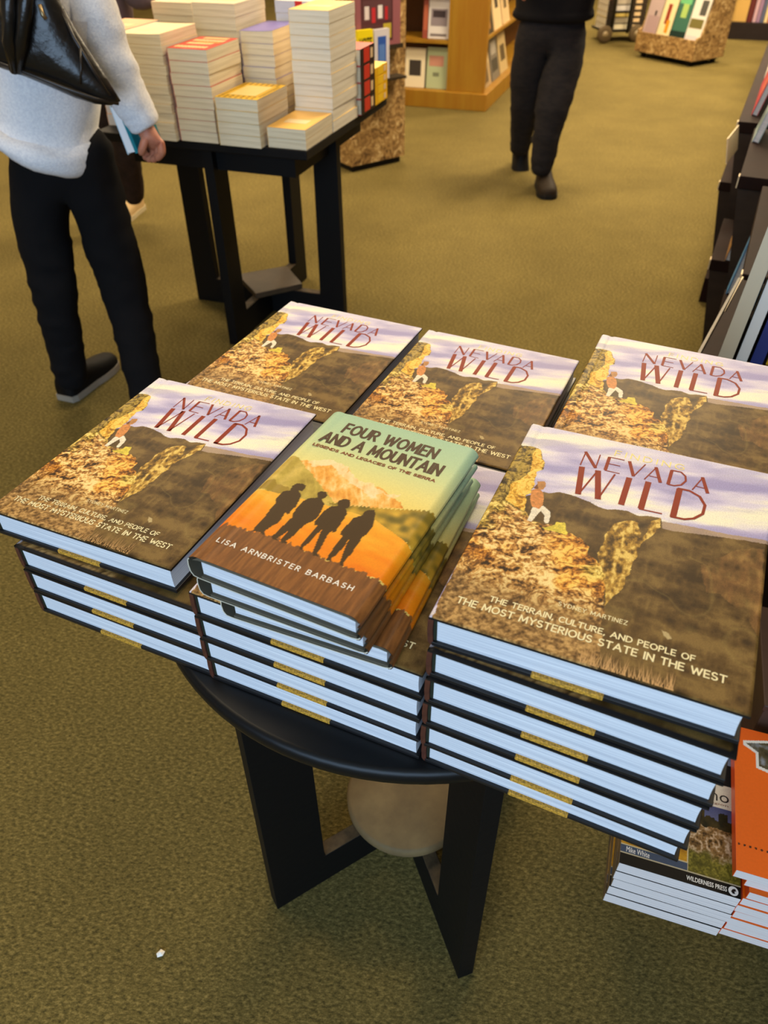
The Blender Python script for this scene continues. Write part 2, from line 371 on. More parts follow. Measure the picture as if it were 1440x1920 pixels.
WOMEN_ART={"poly":{"mount":[[0.06,0.6157],[0.1206,0.6427],[0.2088,0.6317],[0.2689,0.6499],[0.3027,0.6806],[0.3858,0.672],[0.431,0.6362],[0.5418,0.5903],[0.566,0.6134],[0.6379,0.612],[0.717,0.5905],[0.7829,0.5662],[0.8416,0.541],[0.6894,0.4939],[0.4447,0.4546],[0.2313,0.5268]],"snow":[[0.1426,0.626],[0.1687,0.6527],[0.2519,0.6826],[0.3734,0.6774],[0.4047,0.6503],[0.5034,0.6095],[0.5847,0.6257],[0.619,0.602],[0.6896,0.5901],[0.7682,0.606],[0.7464,0.5747],[0.665,0.5825],[0.6368,0.541],[0.5318,0.5752],[0.4464,0.592],[0.2882,0.6515],[0.2027,0.6163]],"hill":[[-0.0066,0.5028],[0.0111,0.641],[0.0775,0.6383],[0.1648,0.5964],[0.2953,0.5384],[0.4238,0.4778],[0.5606,0.4185],[0.3104,0.3839],[0.0119,0.4123],[-0.0463,0.3945]],"trees":[[0.4336,0.4511],[0.5675,0.475],[0.6848,0.4996],[0.7982,0.5275],[0.909,0.5575],[1.009,0.5828],[1.0196,0.5469],[1.0034,0.3774],[0.9007,0.3897],[0.7385,0.4321],[0.546,0.4352]],"field":[[-0.0656,0.3699],[-0.005,0.3993],[0.1035,0.4126],[0.215,0.421],[0.3832,0.4282],[0.5173,0.4363],[0.6256,0.4386],[0.7315,0.4409],[0.8603,0.4097],[1.0085,0.3703],[1.0178,0.3145],[1.0101,0.1799],[0.6093,0.1858],[0.2761,0.1943],[-0.0048,0.1735]],"ground":[[-0.0146,0.1568],[0.0387,0.187],[0.1372,0.1907],[0.2709,0.1993],[0.4366,0.1996],[0.6049,0.1905],[0.7382,0.1848],[0.9128,0.1824],[1.0484,0.1756],[1.0372,-0.0405],[0.0029,-0.0535]],"bushes":[[0.0055,0.4182],[0.0204,0.4623],[0.0557,0.4731],[0.1095,0.4657],[0.2205,0.4455],[0.215,0.421],[0.1035,0.4126]]},"women":[[[0.1894,0.457],[0.1844,0.4773],[0.1957,0.4965],[0.2259,0.5041],[0.2526,0.4982],[0.2612,0.4814],[0.2578,0.4649],[0.2378,0.4626],[0.2515,0.4546],[0.2737,0.4417],[0.2875,0.4101],[0.2983,0.3769],[0.2926,0.3499],[0.2979,0.3374],[0.294,0.327],[0.2803,0.3298],[0.2732,0.3333],[0.2812,0.3007],[0.2865,0.2747],[0.2702,0.2493],[0.2568,0.2116],[0.2764,0.2013],[0.2637,0.1953],[0.2329,0.2042],[0.2036,0.195],[0.1925,0.2149],[0.1941,0.2736],[0.1816,0.3408],[0.184,0.3598],[0.1607,0.3859],[0.1651,0.4326],[0.1936,0.4491]],[[0.342,0.4794],[0.3531,0.495],[0.3837,0.4998],[0.4039,0.487],[0.4059,0.4689],[0.3916,0.457],[0.4281,0.4352],[0.441,0.3995],[0.45,0.367],[0.4456,0.3345],[0.4306,0.3209],[0.4203,0.3028],[0.4131,0.2604],[0.4116,0.2273],[0.4003,0.2044],[0.4178,0.1959],[0.3884,0.1892],[0.3667,0.2003],[0.3706,0.2406],[0.3715,0.2674],[0.3729,0.3119],[0.3712,0.2606],[0.3542,0.2158],[0.3459,0.2003],[0.3618,0.1936],[0.3276,0.1913],[0.3157,0.2005],[0.3181,0.2441],[0.3242,0.2865],[0.3276,0.322],[0.3159,0.3359],[0.3093,0.3731],[0.31,0.417],[0.3243,0.44],[0.3666,0.4568]],[[0.4879,0.4609],[0.4835,0.4779],[0.5048,0.4941],[0.5356,0.4977],[0.5576,0.4751],[0.5601,0.4542],[0.5516,0.448],[0.5774,0.4276],[0.5859,0.3884],[0.5899,0.3489],[0.5949,0.3205],[0.5825,0.3133],[0.5748,0.3242],[0.5697,0.2962],[0.5829,0.2489],[0.5919,0.2142],[0.5907,0.2015],[0.6121,0.187],[0.579,0.1826],[0.5647,0.2026],[0.5475,0.2442],[0.5284,0.2899],[0.5194,0.3202],[0.5164,0.2666],[0.5134,0.2271],[0.504,0.2022],[0.517,0.1888],[0.494,0.1884],[0.4867,0.2062],[0.4846,0.2501],[0.4825,0.2954],[0.4843,0.3227],[0.4673,0.3188],[0.4561,0.3344],[0.455,0.3616],[0.4545,0.4001],[0.4701,0.4372],[0.5032,0.4475]],[[0.6591,0.4424],[0.6561,0.4626],[0.6696,0.4795],[0.6981,0.4862],[0.7182,0.4677],[0.7355,0.4349],[0.7535,0.3999],[0.7529,0.36],[0.7405,0.3354],[0.7462,0.3128],[0.7489,0.2636],[0.7486,0.212],[0.7443,0.1987],[0.759,0.184],[0.7371,0.1817],[0.7258,0.2018],[0.7093,0.2389],[0.6932,0.2835],[0.6871,0.3135],[0.6899,0.2574],[0.6842,0.2127],[0.6755,0.2009],[0.6856,0.1861],[0.654,0.1821],[0.6537,0.2001],[0.6456,0.256],[0.645,0.2939],[0.6446,0.3132],[0.6275,0.3176],[0.6188,0.3313],[0.6231,0.3727],[0.6276,0.4152]]],"text":{"t1":[[0.1618,0.9408],[0.1729,0.8657],[0.8002,0.9348]],"t2":[[0.0929,0.8502],[0.0834,0.7745],[0.8893,0.8386]],"t3":[[0.078,0.7546],[0.0837,0.7361],[0.8916,0.7412]],"auth":[[0.0736,0.1179],[0.0867,0.0937],[0.8782,0.1193]]}}
# ------------------------------------------------------------------ the room
AXIS = math.radians(-19.35)                     # shelves, tables and books share this turn
UX = Vector((math.cos(AXIS), math.sin(AXIS), 0)); VX = Vector((-math.sin(AXIS), math.cos(AXIS), 0))

def carpet_mat():
    m = bpy.data.materials.new('olive_carpet'); m.use_nodes = True
    nt = m.node_tree; b = nt.nodes['Principled BSDF']
    tc = nt.nodes.new('ShaderNodeTexCoord')
    mp = nt.nodes.new('ShaderNodeMapping'); mp.inputs['Rotation'].default_value = (0, 0, 0.5)
    mp.inputs['Scale'].default_value = (1.0, 1.9, 1.0)
    nt.links.new(tc.outputs['Object'], mp.inputs['Vector'])
    def noise(sc, det, src):
        n = nt.nodes.new('ShaderNodeTexNoise'); n.inputs['Scale'].default_value = sc; n.inputs['Detail'].default_value = det
        n.inputs['Roughness'].default_value = 0.7
        nt.links.new(src, n.inputs['Vector']); return n
    n1 = noise(105, 9, mp.outputs[0]); n1.inputs['Roughness'].default_value = .82; n2 = noise(2.2, 3, tc.outputs['Object']); n3 = noise(420, 2, tc.outputs['Object'])
    r = nt.nodes.new('ShaderNodeValToRGB'); e = r.color_ramp.elements
    e[0].position = 0.36; e[0].color = rgba((49, 45, 25)); e[1].position = 0.66; e[1].color = rgba((153, 133, 78))
    x = e.new(0.5); x.color = rgba((99, 87, 46))
    nt.links.new(n1.outputs['Fac'], r.inputs[0])
    mr = nt.nodes.new('ShaderNodeMapRange'); mr.inputs[1].default_value = 0.3; mr.inputs[2].default_value = 0.7
    mr.inputs[3].default_value = 0.86; mr.inputs[4].default_value = 1.12
    nt.links.new(n2.outputs['Fac'], mr.inputs[0])
    sc = nt.nodes.new('ShaderNodeVectorMath'); sc.operation = 'SCALE'
    nt.links.new(r.outputs[0], sc.inputs[0]); nt.links.new(mr.outputs[0], sc.inputs['Scale'])
    nt.links.new(sc.outputs[0], b.inputs['Base Color'])
    b.inputs['Roughness'].default_value = 0.95; b.inputs['Specular IOR Level'].default_value = 0.1
    ad = nt.nodes.new('ShaderNodeMath'); ad.operation = 'ADD'
    nt.links.new(n1.outputs['Fac'], ad.inputs[0]); nt.links.new(n3.outputs['Fac'], ad.inputs[1])
    bp = nt.nodes.new('ShaderNodeBump'); bp.inputs['Strength'].default_value = 0.2; bp.inputs['Distance'].default_value = 0.006
    nt.links.new(ad.outputs[0], bp.inputs['Height']); nt.links.new(bp.outputs[0], b.inputs['Normal'])
    return m
X0, X1, Y0, Y1, ZC = -5.0, 7.5, -2.6, 14.0, 3.2
mb = MB(); mb.box(X0, X1, Y0, Y1, -0.08, 0.0)
tag(mb.build('floor', carpet_mat()), kind='structure')
WALL = mat('warm_white_wall', (214, 200, 170), 0.85, 0.2, noise=(3.0, (206, 190, 158), (1, 1, 1)))
mb = MB(); mb.box(X0, X1, Y0, Y1, ZC, ZC + 0.1)
tag(mb.build('ceiling', mat('ceiling_tile', (225, 215, 192), 0.9, 0.2, noise=(40, (215, 204, 180), (1, 1, 1)))), kind='structure')
for nm, b in (('wall_left', (X0 - .12, X0, Y0, Y1)), ('wall_right', (X1, X1 + .12, Y0, Y1)), ('wall_back', (X0 - .12, X1 + .12, Y1, Y1 + .12))):
    mb = MB(); mb.box(b[0], b[1], b[2], b[3], 0, ZC); tag(mb.build(nm, WALL), kind='structure')
# street side wall with the shop window behind the camera
mb = MB(); wx0, wx1, wz0, wz1 = -2.9, 1.1, 0.6, 2.65
mb.box(X0, wx0, Y0 - .12, Y0, 0, ZC); mb.box(wx1, X1, Y0 - .12, Y0, 0, ZC)
mb.box(wx0, wx1, Y0 - .12, Y0, 0, wz0); mb.box(wx0, wx1, Y0 - .12, Y0, wz1, ZC)
tag(mb.build('wall_front', WALL), kind='structure')
mb = MB(); fr = mat('window_metal', (60, 56, 52), 0.4, 0.5)
mb.box(wx0, wx1, Y0 - .1, Y0 - .03, wz0, wz0 + .06); mb.box(wx0, wx1, Y0 - .1, Y0 - .03, wz1 - .06, wz1)
for xx in (wx0, -0.93, wx1 - .06): mb.box(xx, xx + .06, Y0 - .1, Y0 - .03, wz0, wz1)
tag(mb.build('window_1', fr), kind='structure')
for (x, y, p) in PANELS:
    mb = MB()
    for a in ((-.72, .72, -.4, -.34), (-.72, .72, .34, .4), (-.72, -.66, -.34, .34), (.66, .72, -.34, .34)): mb.box(x + a[0], x + a[1], y + a[2], y + a[3], 3.1, 3.2)
    tag(mb.build('trim_%d' % (PANELS.index((x, y, p)) + 1), mat('white_trim', (230, 226, 215), 0.6, 0.3)), kind='structure')

# ------------------------------------------------------------------ shared materials
BLACK = mat('black_painted_wood', (13, 12, 12), 0.55, 0.2, bump=(60, 0.04))
PLY = mat('pale_plywood_edge', (84, 68, 44), 0.7, 0.3, noise=(30, (52, 42, 28), (1, 1, 9)))
SHELF_TOP = mat('dusty_black_wood', (74, 60, 44), 0.5, 0.4, noise=(9, (60, 49, 36), (1, 1, 1)))
def paper_mat(name, c, c2, lines=700):
    return mat(name, c, 0.75, 0.2, noise=(1.0, c2, (4, 4, lines)))
PAPER = paper_mat('white_page_edges', (234, 234, 234), (184, 187, 194), 1100)
PAPER_G = paper_mat('grey_white_page_edges', (234, 222, 214), (206, 196, 190), 1300)
CREAM = paper_mat('cream_page_edges', (234, 224, 196), (206, 193, 162), 420)
CREAM_W = paper_mat('pale_page_edges', (236, 230, 212), (212, 204, 182), 420)
BOARD = mat('black_cover_board', (24, 22, 22), 0.38, 0.45)
GOLDP = mat('gold_rock_print', (232, 172, 62), 0.45, 0.3, noise=(600, (138, 102, 36), (1, 1, 1)))
SPINE = mat('red_brown_spine', (92, 50, 36), 0.4, 0.4, noise=(120, (70, 38, 28), (1, 1, 1)))
GREEN_BAND = mat('dark_green_hinge', (34, 40, 28), 0.5, 0.4)
INK_RED = mat('rust_red_ink', (140, 42, 14), 0.5, 0.12)
INK_CREAM = mat('cream_ink', (243, 232, 184), 0.45, 0.2)
INK_PALE = mat('pale_yellow_ink', (246, 226, 132), 0.45, 0.2)
INK_BROWN = mat('brown_ink', (76, 54, 34), 0.45, 0.2)
INK_RUST = mat('rust_brown_ink', (128, 66, 34), 0.45, 0.2)
INK_WHITE = mat('white_ink', (248, 244, 234), 0.45, 0.2)

# ------------------------------------------------------------------ round table in front
ZT = 0.712
TX, TY, TR = 0.039, 0.722, 0.325
round_table = thing('round_table', 'round black table in front, carrying the stacked canyon hardcovers', 'table', (TX, TY, 0))
mb = MB(); mb.lathe([(TR - .012, ZT - .024), (TR - .002, ZT - .021), (TR, ZT - .014), (TR, ZT - .006), (TR - .003, ZT - .001), (TR - .008, ZT)], 96)
mb.build('tabletop', mat('black_tabletop', (14, 14, 15), 0.4, 0.28, noise=(6, (11, 11, 12), (1, 1, 1)), bump=(25, 0.03)), round_table)
def leg_board(ang, r_out, w, th, ztop, parent, barh=0.085):
    """an upright board with a floor rail running in to the middle, pale plywood strip along the rail top"""
    mb = MB(); h = th / 2
    mb.prism([(0.012, 0.001), (r_out, 0.001), (r_out + .004, 0.001), (r_out, ztop), (r_out - w, ztop), (r_out - w - .006, barh), (0.012, barh)], 'y', -h, h, 0)
    mb.box(0.014, r_out - w - .008, -h + .001, h - .001, barh, barh + .0015, 1)
    o = mb.build('leg', [BLACK, PLY], parent, 0.002); o.rotation_euler = (0, 0, ang); return o
for a in (-148.5, -71.5, 31.5, 108.5):
    leg_board(math.radians(a), 0.271, 0.088, 0.026, ZT - .024, round_table)
mb = MB(); mb.lathe([(.1, .0855), (.107, .088), (.1095, .094), (.1095, .104), (.107, .109), (.103, .111)], 64)
mb.build('lower_shelf', mat('dusty_shelf_disc', (122, 102, 68), 0.65, 0.2, noise=(14, (104, 86, 58), (1, 1, 1))), round_table)

# ------------------------------------------------------------------ the canyon hardcover
BW, BD, BT, BB = 0.241, 0.302, 0.0345, 0.0036
BK = 0.0046                                    # back board, thicker than the front one
def canyon_art(u, v):
    P = CANYON_ART['poly']
    w1 = fbm(u * 26, v * 32, 3, 4) - 0.5; w2 = fbm(u * 26 + 40, v * 32, 4, 4) - 0.5
    uj, vj = u + w1 * 0.022, v + w2 * 0.018
    # evening sky with long soft clouds
    c1 = fbm(u * 2.6 + v * 1.5, v * 11 - u * 2.0, 11, 5); c2 = fbm(u * 3.4 + 7, v * 17 - u * 2.5, 12, 5)
    img = ramp(np.clip((c1 - 0.28) / 0.42, 0, 1), [(0, (164, 158, 204)), (0.3, (204, 196, 226)), (0.55, (226, 219, 234)), (0.8, (244, 238, 222)), (1, (248, 244, 218))])
    img = over(img, sstep(0.52, 0.72, c2) * 0.6, s2l((160, 152, 200)))
    img = over(img, sstep(0.9, 1.0, v) * 0.35, s2l((214, 212, 236)))
    # far plain and the shadowed canyon
    k1 = fbm(u * 9, v * 22, 21, 5); k2 = fbm(u * 30, v * 26, 22, 5, True)
    can = ramp(np.clip(0.5 + (k1 - 0.5) * 1.7 + (k2 - 0.6) * 0.9, 0, 1), [(0, (62, 45, 22)), (0.5, (94, 71, 36)), (1, (128, 102, 56))])
    redm = inside(P['red'], uj, vj)
    rk = fbm(u * 24, v * 12, 23, 5, True)
    can = can + (redm * np.clip(rk - 0.35, 0, 1) * 1.1)[..., None] * s2l((150, 104, 58))[None, None] * 0.65
    streak = np.exp(-((fbm(u * 3, v * 5, 29, 3) - 0.5) / 0.012) ** 2) * (u > 0.52) * (v < 0.5)
    can = over(can, streak * 0.14, s2l((170, 148, 84)))
    img = over(img, inside(P['plain'], u, v + w2 * 0.004), ramp(np.clip(k1, 0, 1), [(0, (140, 122, 124)), (1, (196, 168, 132))]))
    img = over(img, inside(P['hill'], u + w1 * .006, v + w2 * 0.008), can)
    img = over(img, inside(P['patch'], uj, vj), s2l((186, 166, 118)))
    # sunlit cliff across the canyon
    cr = fbm(u * 34 + v * 8, v * 15 - u * 5, 31, 5, True); cr2 = fbm(u * 70, v * 70, 32, 4)
    cl = ramp(np.clip((cr - 0.42) * 2.0 + (cr2 - 0.5) * 1.5 + .1, 0, 1), [(0, (74, 54, 22)), (0.35, (134, 100, 40)), (0.65, (190, 146, 58)), (1, (240, 206, 110))])
    img = over(img, inside(P['cliff'], uj, vj) * 0.92, cl)
    # the near rocks
    wx = fbm(u * 9, v * 11, 41, 4); wy = fbm(u * 9 + 9, v * 11, 42, 4)
    r1 = fbm(u * 13 + wx * 3.0 + v * 4, v * 24 + wy * 2.6 - u * 8, 43, 7, True, 0.68); r2 = fbm(u * 95, v * 120, 44, 3); r3 = fbm(u * 5, v * 6, 45, 3)
    crack = np.exp(-((fbm(u * 10 + wx * 4, v * 15 + wy * 4, 47, 5) - .5) / .028) ** 2)
    t = np.clip((r1 - 0.44) * 2.6 + (r2 - 0.5) * 1.3 + 0.15, 0, 1) * (1 - .68 * crack)
    warm = ramp(t, [(0, (44, 28, 14)), (0.22, (104, 68, 28)), (0.45, (174, 120, 56)), (0.72, (224, 170, 90)), (1, (250, 222, 150))])
    ora = ramp(t, [(0, (64, 36, 10)), (0.3, (156, 94, 30)), (0.6, (224, 150, 54)), (1, (250, 208, 100))])
    yel = ramp(t, [(0, (56, 46, 14)), (0.3, (134, 110, 34)), (0.6, (204, 172, 70)), (1, (244, 222, 120))])
    rock = warm * (1 - sstep(.45, .62, r3))[..., None] + ora * sstep(.45, .62, r3)[..., None]
    my = sstep(0.55, 0.75, fbm(u * 9, v * 12, 46, 4)) * 0.8
    rock = over(rock, my, yel)
    low = sstep(0.24, 0.10, v + (r3 - 0.5) * 0.16)
    scrub = ramp(np.clip((r2 - 0.5) * 1.6 + .42 + (r1 - .55) * 1.2, 0, 1), [(0, (84, 60, 30)), (0.5, (146, 110, 62)), (1, (200, 160, 98))])
    rock = over(rock, low, scrub)
    img = over(img, inside(P['rock'], uj, vj), rock)
    pil = ramp(t, [(0, (40, 30, 12)), (0.4, (92, 72, 28)), (0.7, (138, 112, 46)), (1, (184, 154, 70))])
    img = over(img, inside(P['pillar'], u + w1 * .014, v + w2 * .012), pil)
    gol = ramp(np.clip(t * 0.8 + 0.15, 0, 1), [(0, (90, 54, 10)), (0.3, (178, 122, 26)), (0.6, (232, 176, 56)), (1, (250, 216, 106))])
    img = over(img, inside(P['gold'], u + w1 * .02, v + w2 * .016), gol)
    # walker in hat, orange vest and white trousers
    sh = (r2 - 0.5)[..., None]
    img = over(img, inside(P['bush'], u + w1 * .02, v + w2 * .02), s2l((222, 200, 74)) * (1 + sh))
    img = over(img, inside(P['hair'], u, v), s2l((112, 66, 36)))
    img = over(img, inside(P['pants'], u, v), s2l((236, 226, 202)) * (1 + sh * 0.4))
    img = over(img, inside(P['torso'], u, v), s2l((208, 136, 72)) * (1 + sh * 0.9))
    img = over(img, inside(P['hat'], u, v), s2l((182, 128, 74)) * (1 + sh * 0.5))
    return np.clip(img * 0.97, 0, 1)
PRINT_C = print_mat('canyon_photo_print', 1100.0, 0.22, 0.45, 0.12)
def hinge_z(X, Y):
    e = 0.0022
    z = BT - 0.0011 * np.exp(-((X - 0.013) / 0.0032) ** 2)
    z = z - 0.0016 * np.clip(1 - X / e, 0, 1) ** 2 - 0.0010 * np.clip(1 - (BW - X) / e, 0, 1) ** 2
    z = z - 0.0010 * np.clip(1 - Y / e, 0, 1) ** 2 - 0.0010 * np.clip(1 - (BD - Y) / e, 0, 1) ** 2
    return z
def front_cover(nx, ny, letters):
    mb = MB()
    z0 = BT - BB; zt = BT - 0.0012
    mb.add([(0, 0, z0), (BW, 0, z0), (BW, BD, z0), (0, BD, z0), (0, 0, zt), (BW, 0, zt), (BW, BD, zt), (0, BD, zt)],
           [(0, 3, 2, 1), (0, 1, 5, 4), (1, 2, 6, 5), (2, 3, 7, 6), (3, 0, 4, 7)], 1)
    if letters:
        z = BT + 0.00022
        for pts, w in CANYON_ART['strokes']:
            stroke(mb, [(p[0] * BW, p[1] * BD) for p in pts], w * (0.92 if w > .003 else 1.15), z, 2)
        T = CANYON_ART['text']
        for key, s, mi, bold, sp in (('line1', 'THE TERRAIN, CULTURE, AND PEOPLE OF', 3, 0.006, 1.06), ('line2', 'THE MOST MYSTERIOUS STATE IN THE WEST', 3, 0.006, 1.06),
                                     ('author', 'SYDNEY MARTINEZ', 3, 0.0, 1.1), ('finding', 'FINDING', 4, -0.004, 1.35)):
            a, b, c = T[key]
            h = math.hypot((a[0] - b[0]) * BW * 0.3, (a[1] - b[1]) * BD)
            h = {'line1': .0066, 'line2': .0080, 'author': .0048, 'finding': .0100}[key]
            put_strokes(mb, s, a[0] * BW, b[1] * BD, (c[0] - a[0]) * BW, h, z, mi, {'line1': .00105, 'line2': .00125, 'author': .0006, 'finding': .0011}[key], {'finding': .42, 'author': .3}.get(key, .24))
        for k in range(120):                       # dry grass along the lower edge
            gx = (0.50 + 0.28 * random.random()) * BW; hgt = (0.006 + 0.013 * random.random()); lean = random.uniform(-.004, .004)
            mb.add([(gx, .0008, z), (gx + .0006, .0008, z), (gx + lean, .0008 + hgt, z)], [(0, 1, 2)], 5)
    return grid_mesh(mb, 'front_cover', 0, BW, 0, BD, nx, ny, hinge_z, canyon_art if letters else (lambda u, v: over(canyon_art(u, v), (v < .011) | (u > .988), s2l((26, 24, 24)))), [PRINT_C, BOARD, INK_RED, INK_CREAM, INK_PALE, mat('dry_grass_ink', (196, 152, 92), .4, .4)])  # lower covers: margins painted black to darken the rounded edges that catch light
FC_HI = front_cover(400, 494, True)
FC_LO = front_cover(90, 110, False)
def canyon_book():
    t = thing('canyon_hardcover', 'x', 'book')
    mb = MB(); mb.box(0.003, BW, 0, BD, 0, BK, 0); mb.box(BW * .36, BW * .595, -0.0003, 0.0040, 0.0001, BK + .0002, 1)
    mb.build('back_cover', [BOARD, GOLDP], t, 0.0006)
    mb = MB()
    prof = [(0.004, 0.0), (0.0012, 0.0006), (-0.0006, 0.004), (-0.0012, BT * .5), (-0.0006, BT - .004), (0.0012, BT - .0022), (0.004, BT - .0022), (0.004, BT - .004), (0.0034, BT * .5), (0.004, 0.004)]
    mb.prism(prof, 'y', 0.0004, BD - .0004, 0)
    mb.prism([(0.0036, 0.0036), (0.0066, 0.0036), (0.0066, BT - .004), (0.0036, BT - .004)], 'y', 0.0026, BD - .0026, 1)
    mb.build('spine', [SPINE, GREEN_BAND], t)
    mb = MB(); n = 10
    poly = [(0.0066, BK), (0.0066, BT - BB)] + [(BW - .0040 - .0006 * math.sin(math.pi * k / n), BT - BB - (BT - BB - BK) * k / n) for k in range(n + 1)]
    mb.prism(poly, 'y', 0.0032, BD - .0032, 0)
    mb.build('page_block', PAPER, t)
    return t
def with_cover(root, hi):
    o = link('front_cover', FC_HI if hi else FC_LO, root); return root
proto_lo = with_cover(canyon_book(), False); proto_hi = with_cover(canyon_book(), True)
used = {True: False, False: False}
def place_canyon(x, y, z, rz, hi, label, group, rx=0.0, ry=0.0):
    p = proto_hi if hi else proto_lo
    rot = (rx, ry, rz)
    if not used[hi]:
        used[hi] = True; p.location = (x, y, z); p.rotation_euler = rot; p['label'] = label; p['group'] = group; return p
    return dup(p, (x, y, z), rot, label, group)
JIT = [(0, 0, 0), (-.002, .001, .006), (.002, -.001, -.004), (-.001, .002, .005), (.001, .001, -.003), (0, 0, 0)]
STACKS = {
 'front right stack': ([(.0350, .4130, -.437), (.0330, .4075, -.443), (.0335, .4070, -.440), (.0345, .4060, -.434), (.0350, .4080, -.441)], (.0355, .4125, -.426), 0.018),
 'front left stack': ([(-.4020, .6130, -.424), (-.4030, .6130, -.426), (-.4030, .6140, -.428)], (-.4275, .6345, -.427), 0.018),
 'front middle stack, under the orange novels': ([(-.1870, .5140, -.430), (-.1880, .5110, -.434), (-.1875, .5100, -.437)], (-.1870, .5090, -.433), 0.0),
 'back left stack': ([(-.281, .945, -.44), (-.285, .948, -.435)], (-.2837, .9464, -.44), 0.0),
 'back middle stack': ([(-.053, .837, -.44), (-.057, .841, -.443)], (-.0557, .8384, -.44), 0.0),
 'back right stack': ([(.175, .684, -.436), (.172, .686, -.44), (.174, .684, -.438), (.173, .685, -.44)], (.1725, .684, -.44), 0.0),
}
for nm, (low, top, tilt) in STACKS.items():
    n = len(low) + 1
    for k, (x, y, r) in enumerate(low + [top]):
        hi = k == n - 1
        i = n - 1 - k
        desc = ('canyon photo hardcover, ' + ordinal(i, n) + ' of the ' + nm + ' on the round table') if ',' not in nm else ('canyon photo hardcover, ' + ordinal(i, n) + ' of four directly under the orange novels')
        place_canyon(x, y, ZT + k * (BT + 0.0002), r, hi, desc, 'canyon hardcovers in the ' + nm.split(',')[0], ry=-tilt if hi else 0.0)
# ------------------------------------------------------------------ three jacketed novels on the middle stack
NW, ND, NT = 0.166, 0.250, 0.0268
def women_art(u, v):
    P = WOMEN_ART['poly']
    w1 = fbm(u * 30, v * 44, 53, 4) - 0.5; w2 = fbm(u * 30 + 20, v * 44, 54, 4) - 0.5
    img = ramp(v, [(0.5, (246, 216, 112)), (0.62, (240, 226, 140)), (0.74, (212, 222, 160)), (0.86, (186, 212, 168)), (1, (170, 204, 172))])
    n = fbm(u * 14, v * 20, 55, 4); st = fbm(u * 30 + v * 30, v * 8 - u * 14, 56, 4, True)
    mt = ramp(np.clip(st * 0.9 + (n - .5) * .8, 0, 1), [(0, (222, 134, 46)), (0.45, (246, 178, 76)), (0.8, (252, 214, 132)), (1, (254, 236, 184))])
    img = over(img, inside(P['mount'], u + w1 * .02, v + w2 * .02), mt)
    img = over(img, inside(P['snow'], u + w1 * .03, v + w2 * .03) * 0.75, ramp(st, [(0, (250, 206, 120)), (1, (255, 240, 196))]))
    img = over(img, inside(P['hill'], u + w1 * .02, v + w2 * .02), ramp(np.clip(n * .7 + st * .3, 0, 1), [(0.2, (160, 138, 56)), (0.5, (196, 170, 74)), (0.8, (226, 196, 96))]))
    saw = 0.012 * np.abs(((u * 46 + 0.3 * vnoise(u * 46, v * 0, 5)) % 1) - 0.5) * 2
    blob = fbm(u * 16, v * 22, 57, 2); blob2 = vnoise(u * 22, v * 34, 58)
    tree = ramp(np.clip(blob2 * .8 + (blob - .5) * .6 + .1, 0, 1), [(0, (104, 92, 34)), (0.4, (146, 124, 46)), (0.7, (196, 156, 52)), (1, (228, 184, 66))])
    img = over(img, inside(P['trees'], u, v + saw - 0.004), tree)
    img = over(img, inside(P['bushes'], u + w1 * .03, v + w2 * .03), s2l((166, 138, 52)))
    lo = sstep(0.1, 0.46, v - 0.12 * u * 0 )
    fl = ramp(np.clip((v - 0.12) / 0.36 + (fbm(u * 8 + v * 6, v * 30, 59, 4) - .5) * .5, 0, 1), [(0, (240, 118, 14)), (0.4, (250, 148, 22)), (0.75, (252, 176, 44)), (1, (250, 198, 78))])
    img = over(img, inside(P['field'], u, v + w2 * .006), fl)
    gs = fbm(u * 90, v * 14, 60, 4)
    gr = ramp(np.clip(gs, 0, 1), [(0.2, (112, 72, 38)), (0.5, (134, 86, 44)), (0.8, (156, 102, 52))])
    edge = 0.035 * (fbm(u * 70, v * 4, 61, 2) - 0.45)
    img = over(img, inside(P['ground'], u, v - edge) | (v < 0.1), gr)
    for w in WOMEN_ART['women']: img = over(img, inside(w, u, v), s2l((74, 54, 28)))
    return np.clip(img * 0.94, 0, 1)
PRINT_W = print_mat('orange_illustration_print', 700.0, 0.05, 0.45, 0.15)
def jacket_z(X, Y):
    e1, e2 = 0.010, 0.009
    z = NT - 0.0045 * np.clip(1 - X / e1, 0, 1) ** 2.2 - 0.0060 * np.clip(1 - (NW - X) / e2, 0, 1) ** 2.2
    return z - 0.0006 * np.exp(-((X - 0.016) / 0.004) ** 2)
JK_IN = mat('grey_jacket_inside', (88, 82, 68), 0.6, 0.2)
JK_EDGE = mat('cream_paper_edge', (206, 196, 172), 0.7, 0.2)
JK_SIDE = print_mat('orange_jacket_fold_print', 500.0, 0.08, 0.42, 0.22)
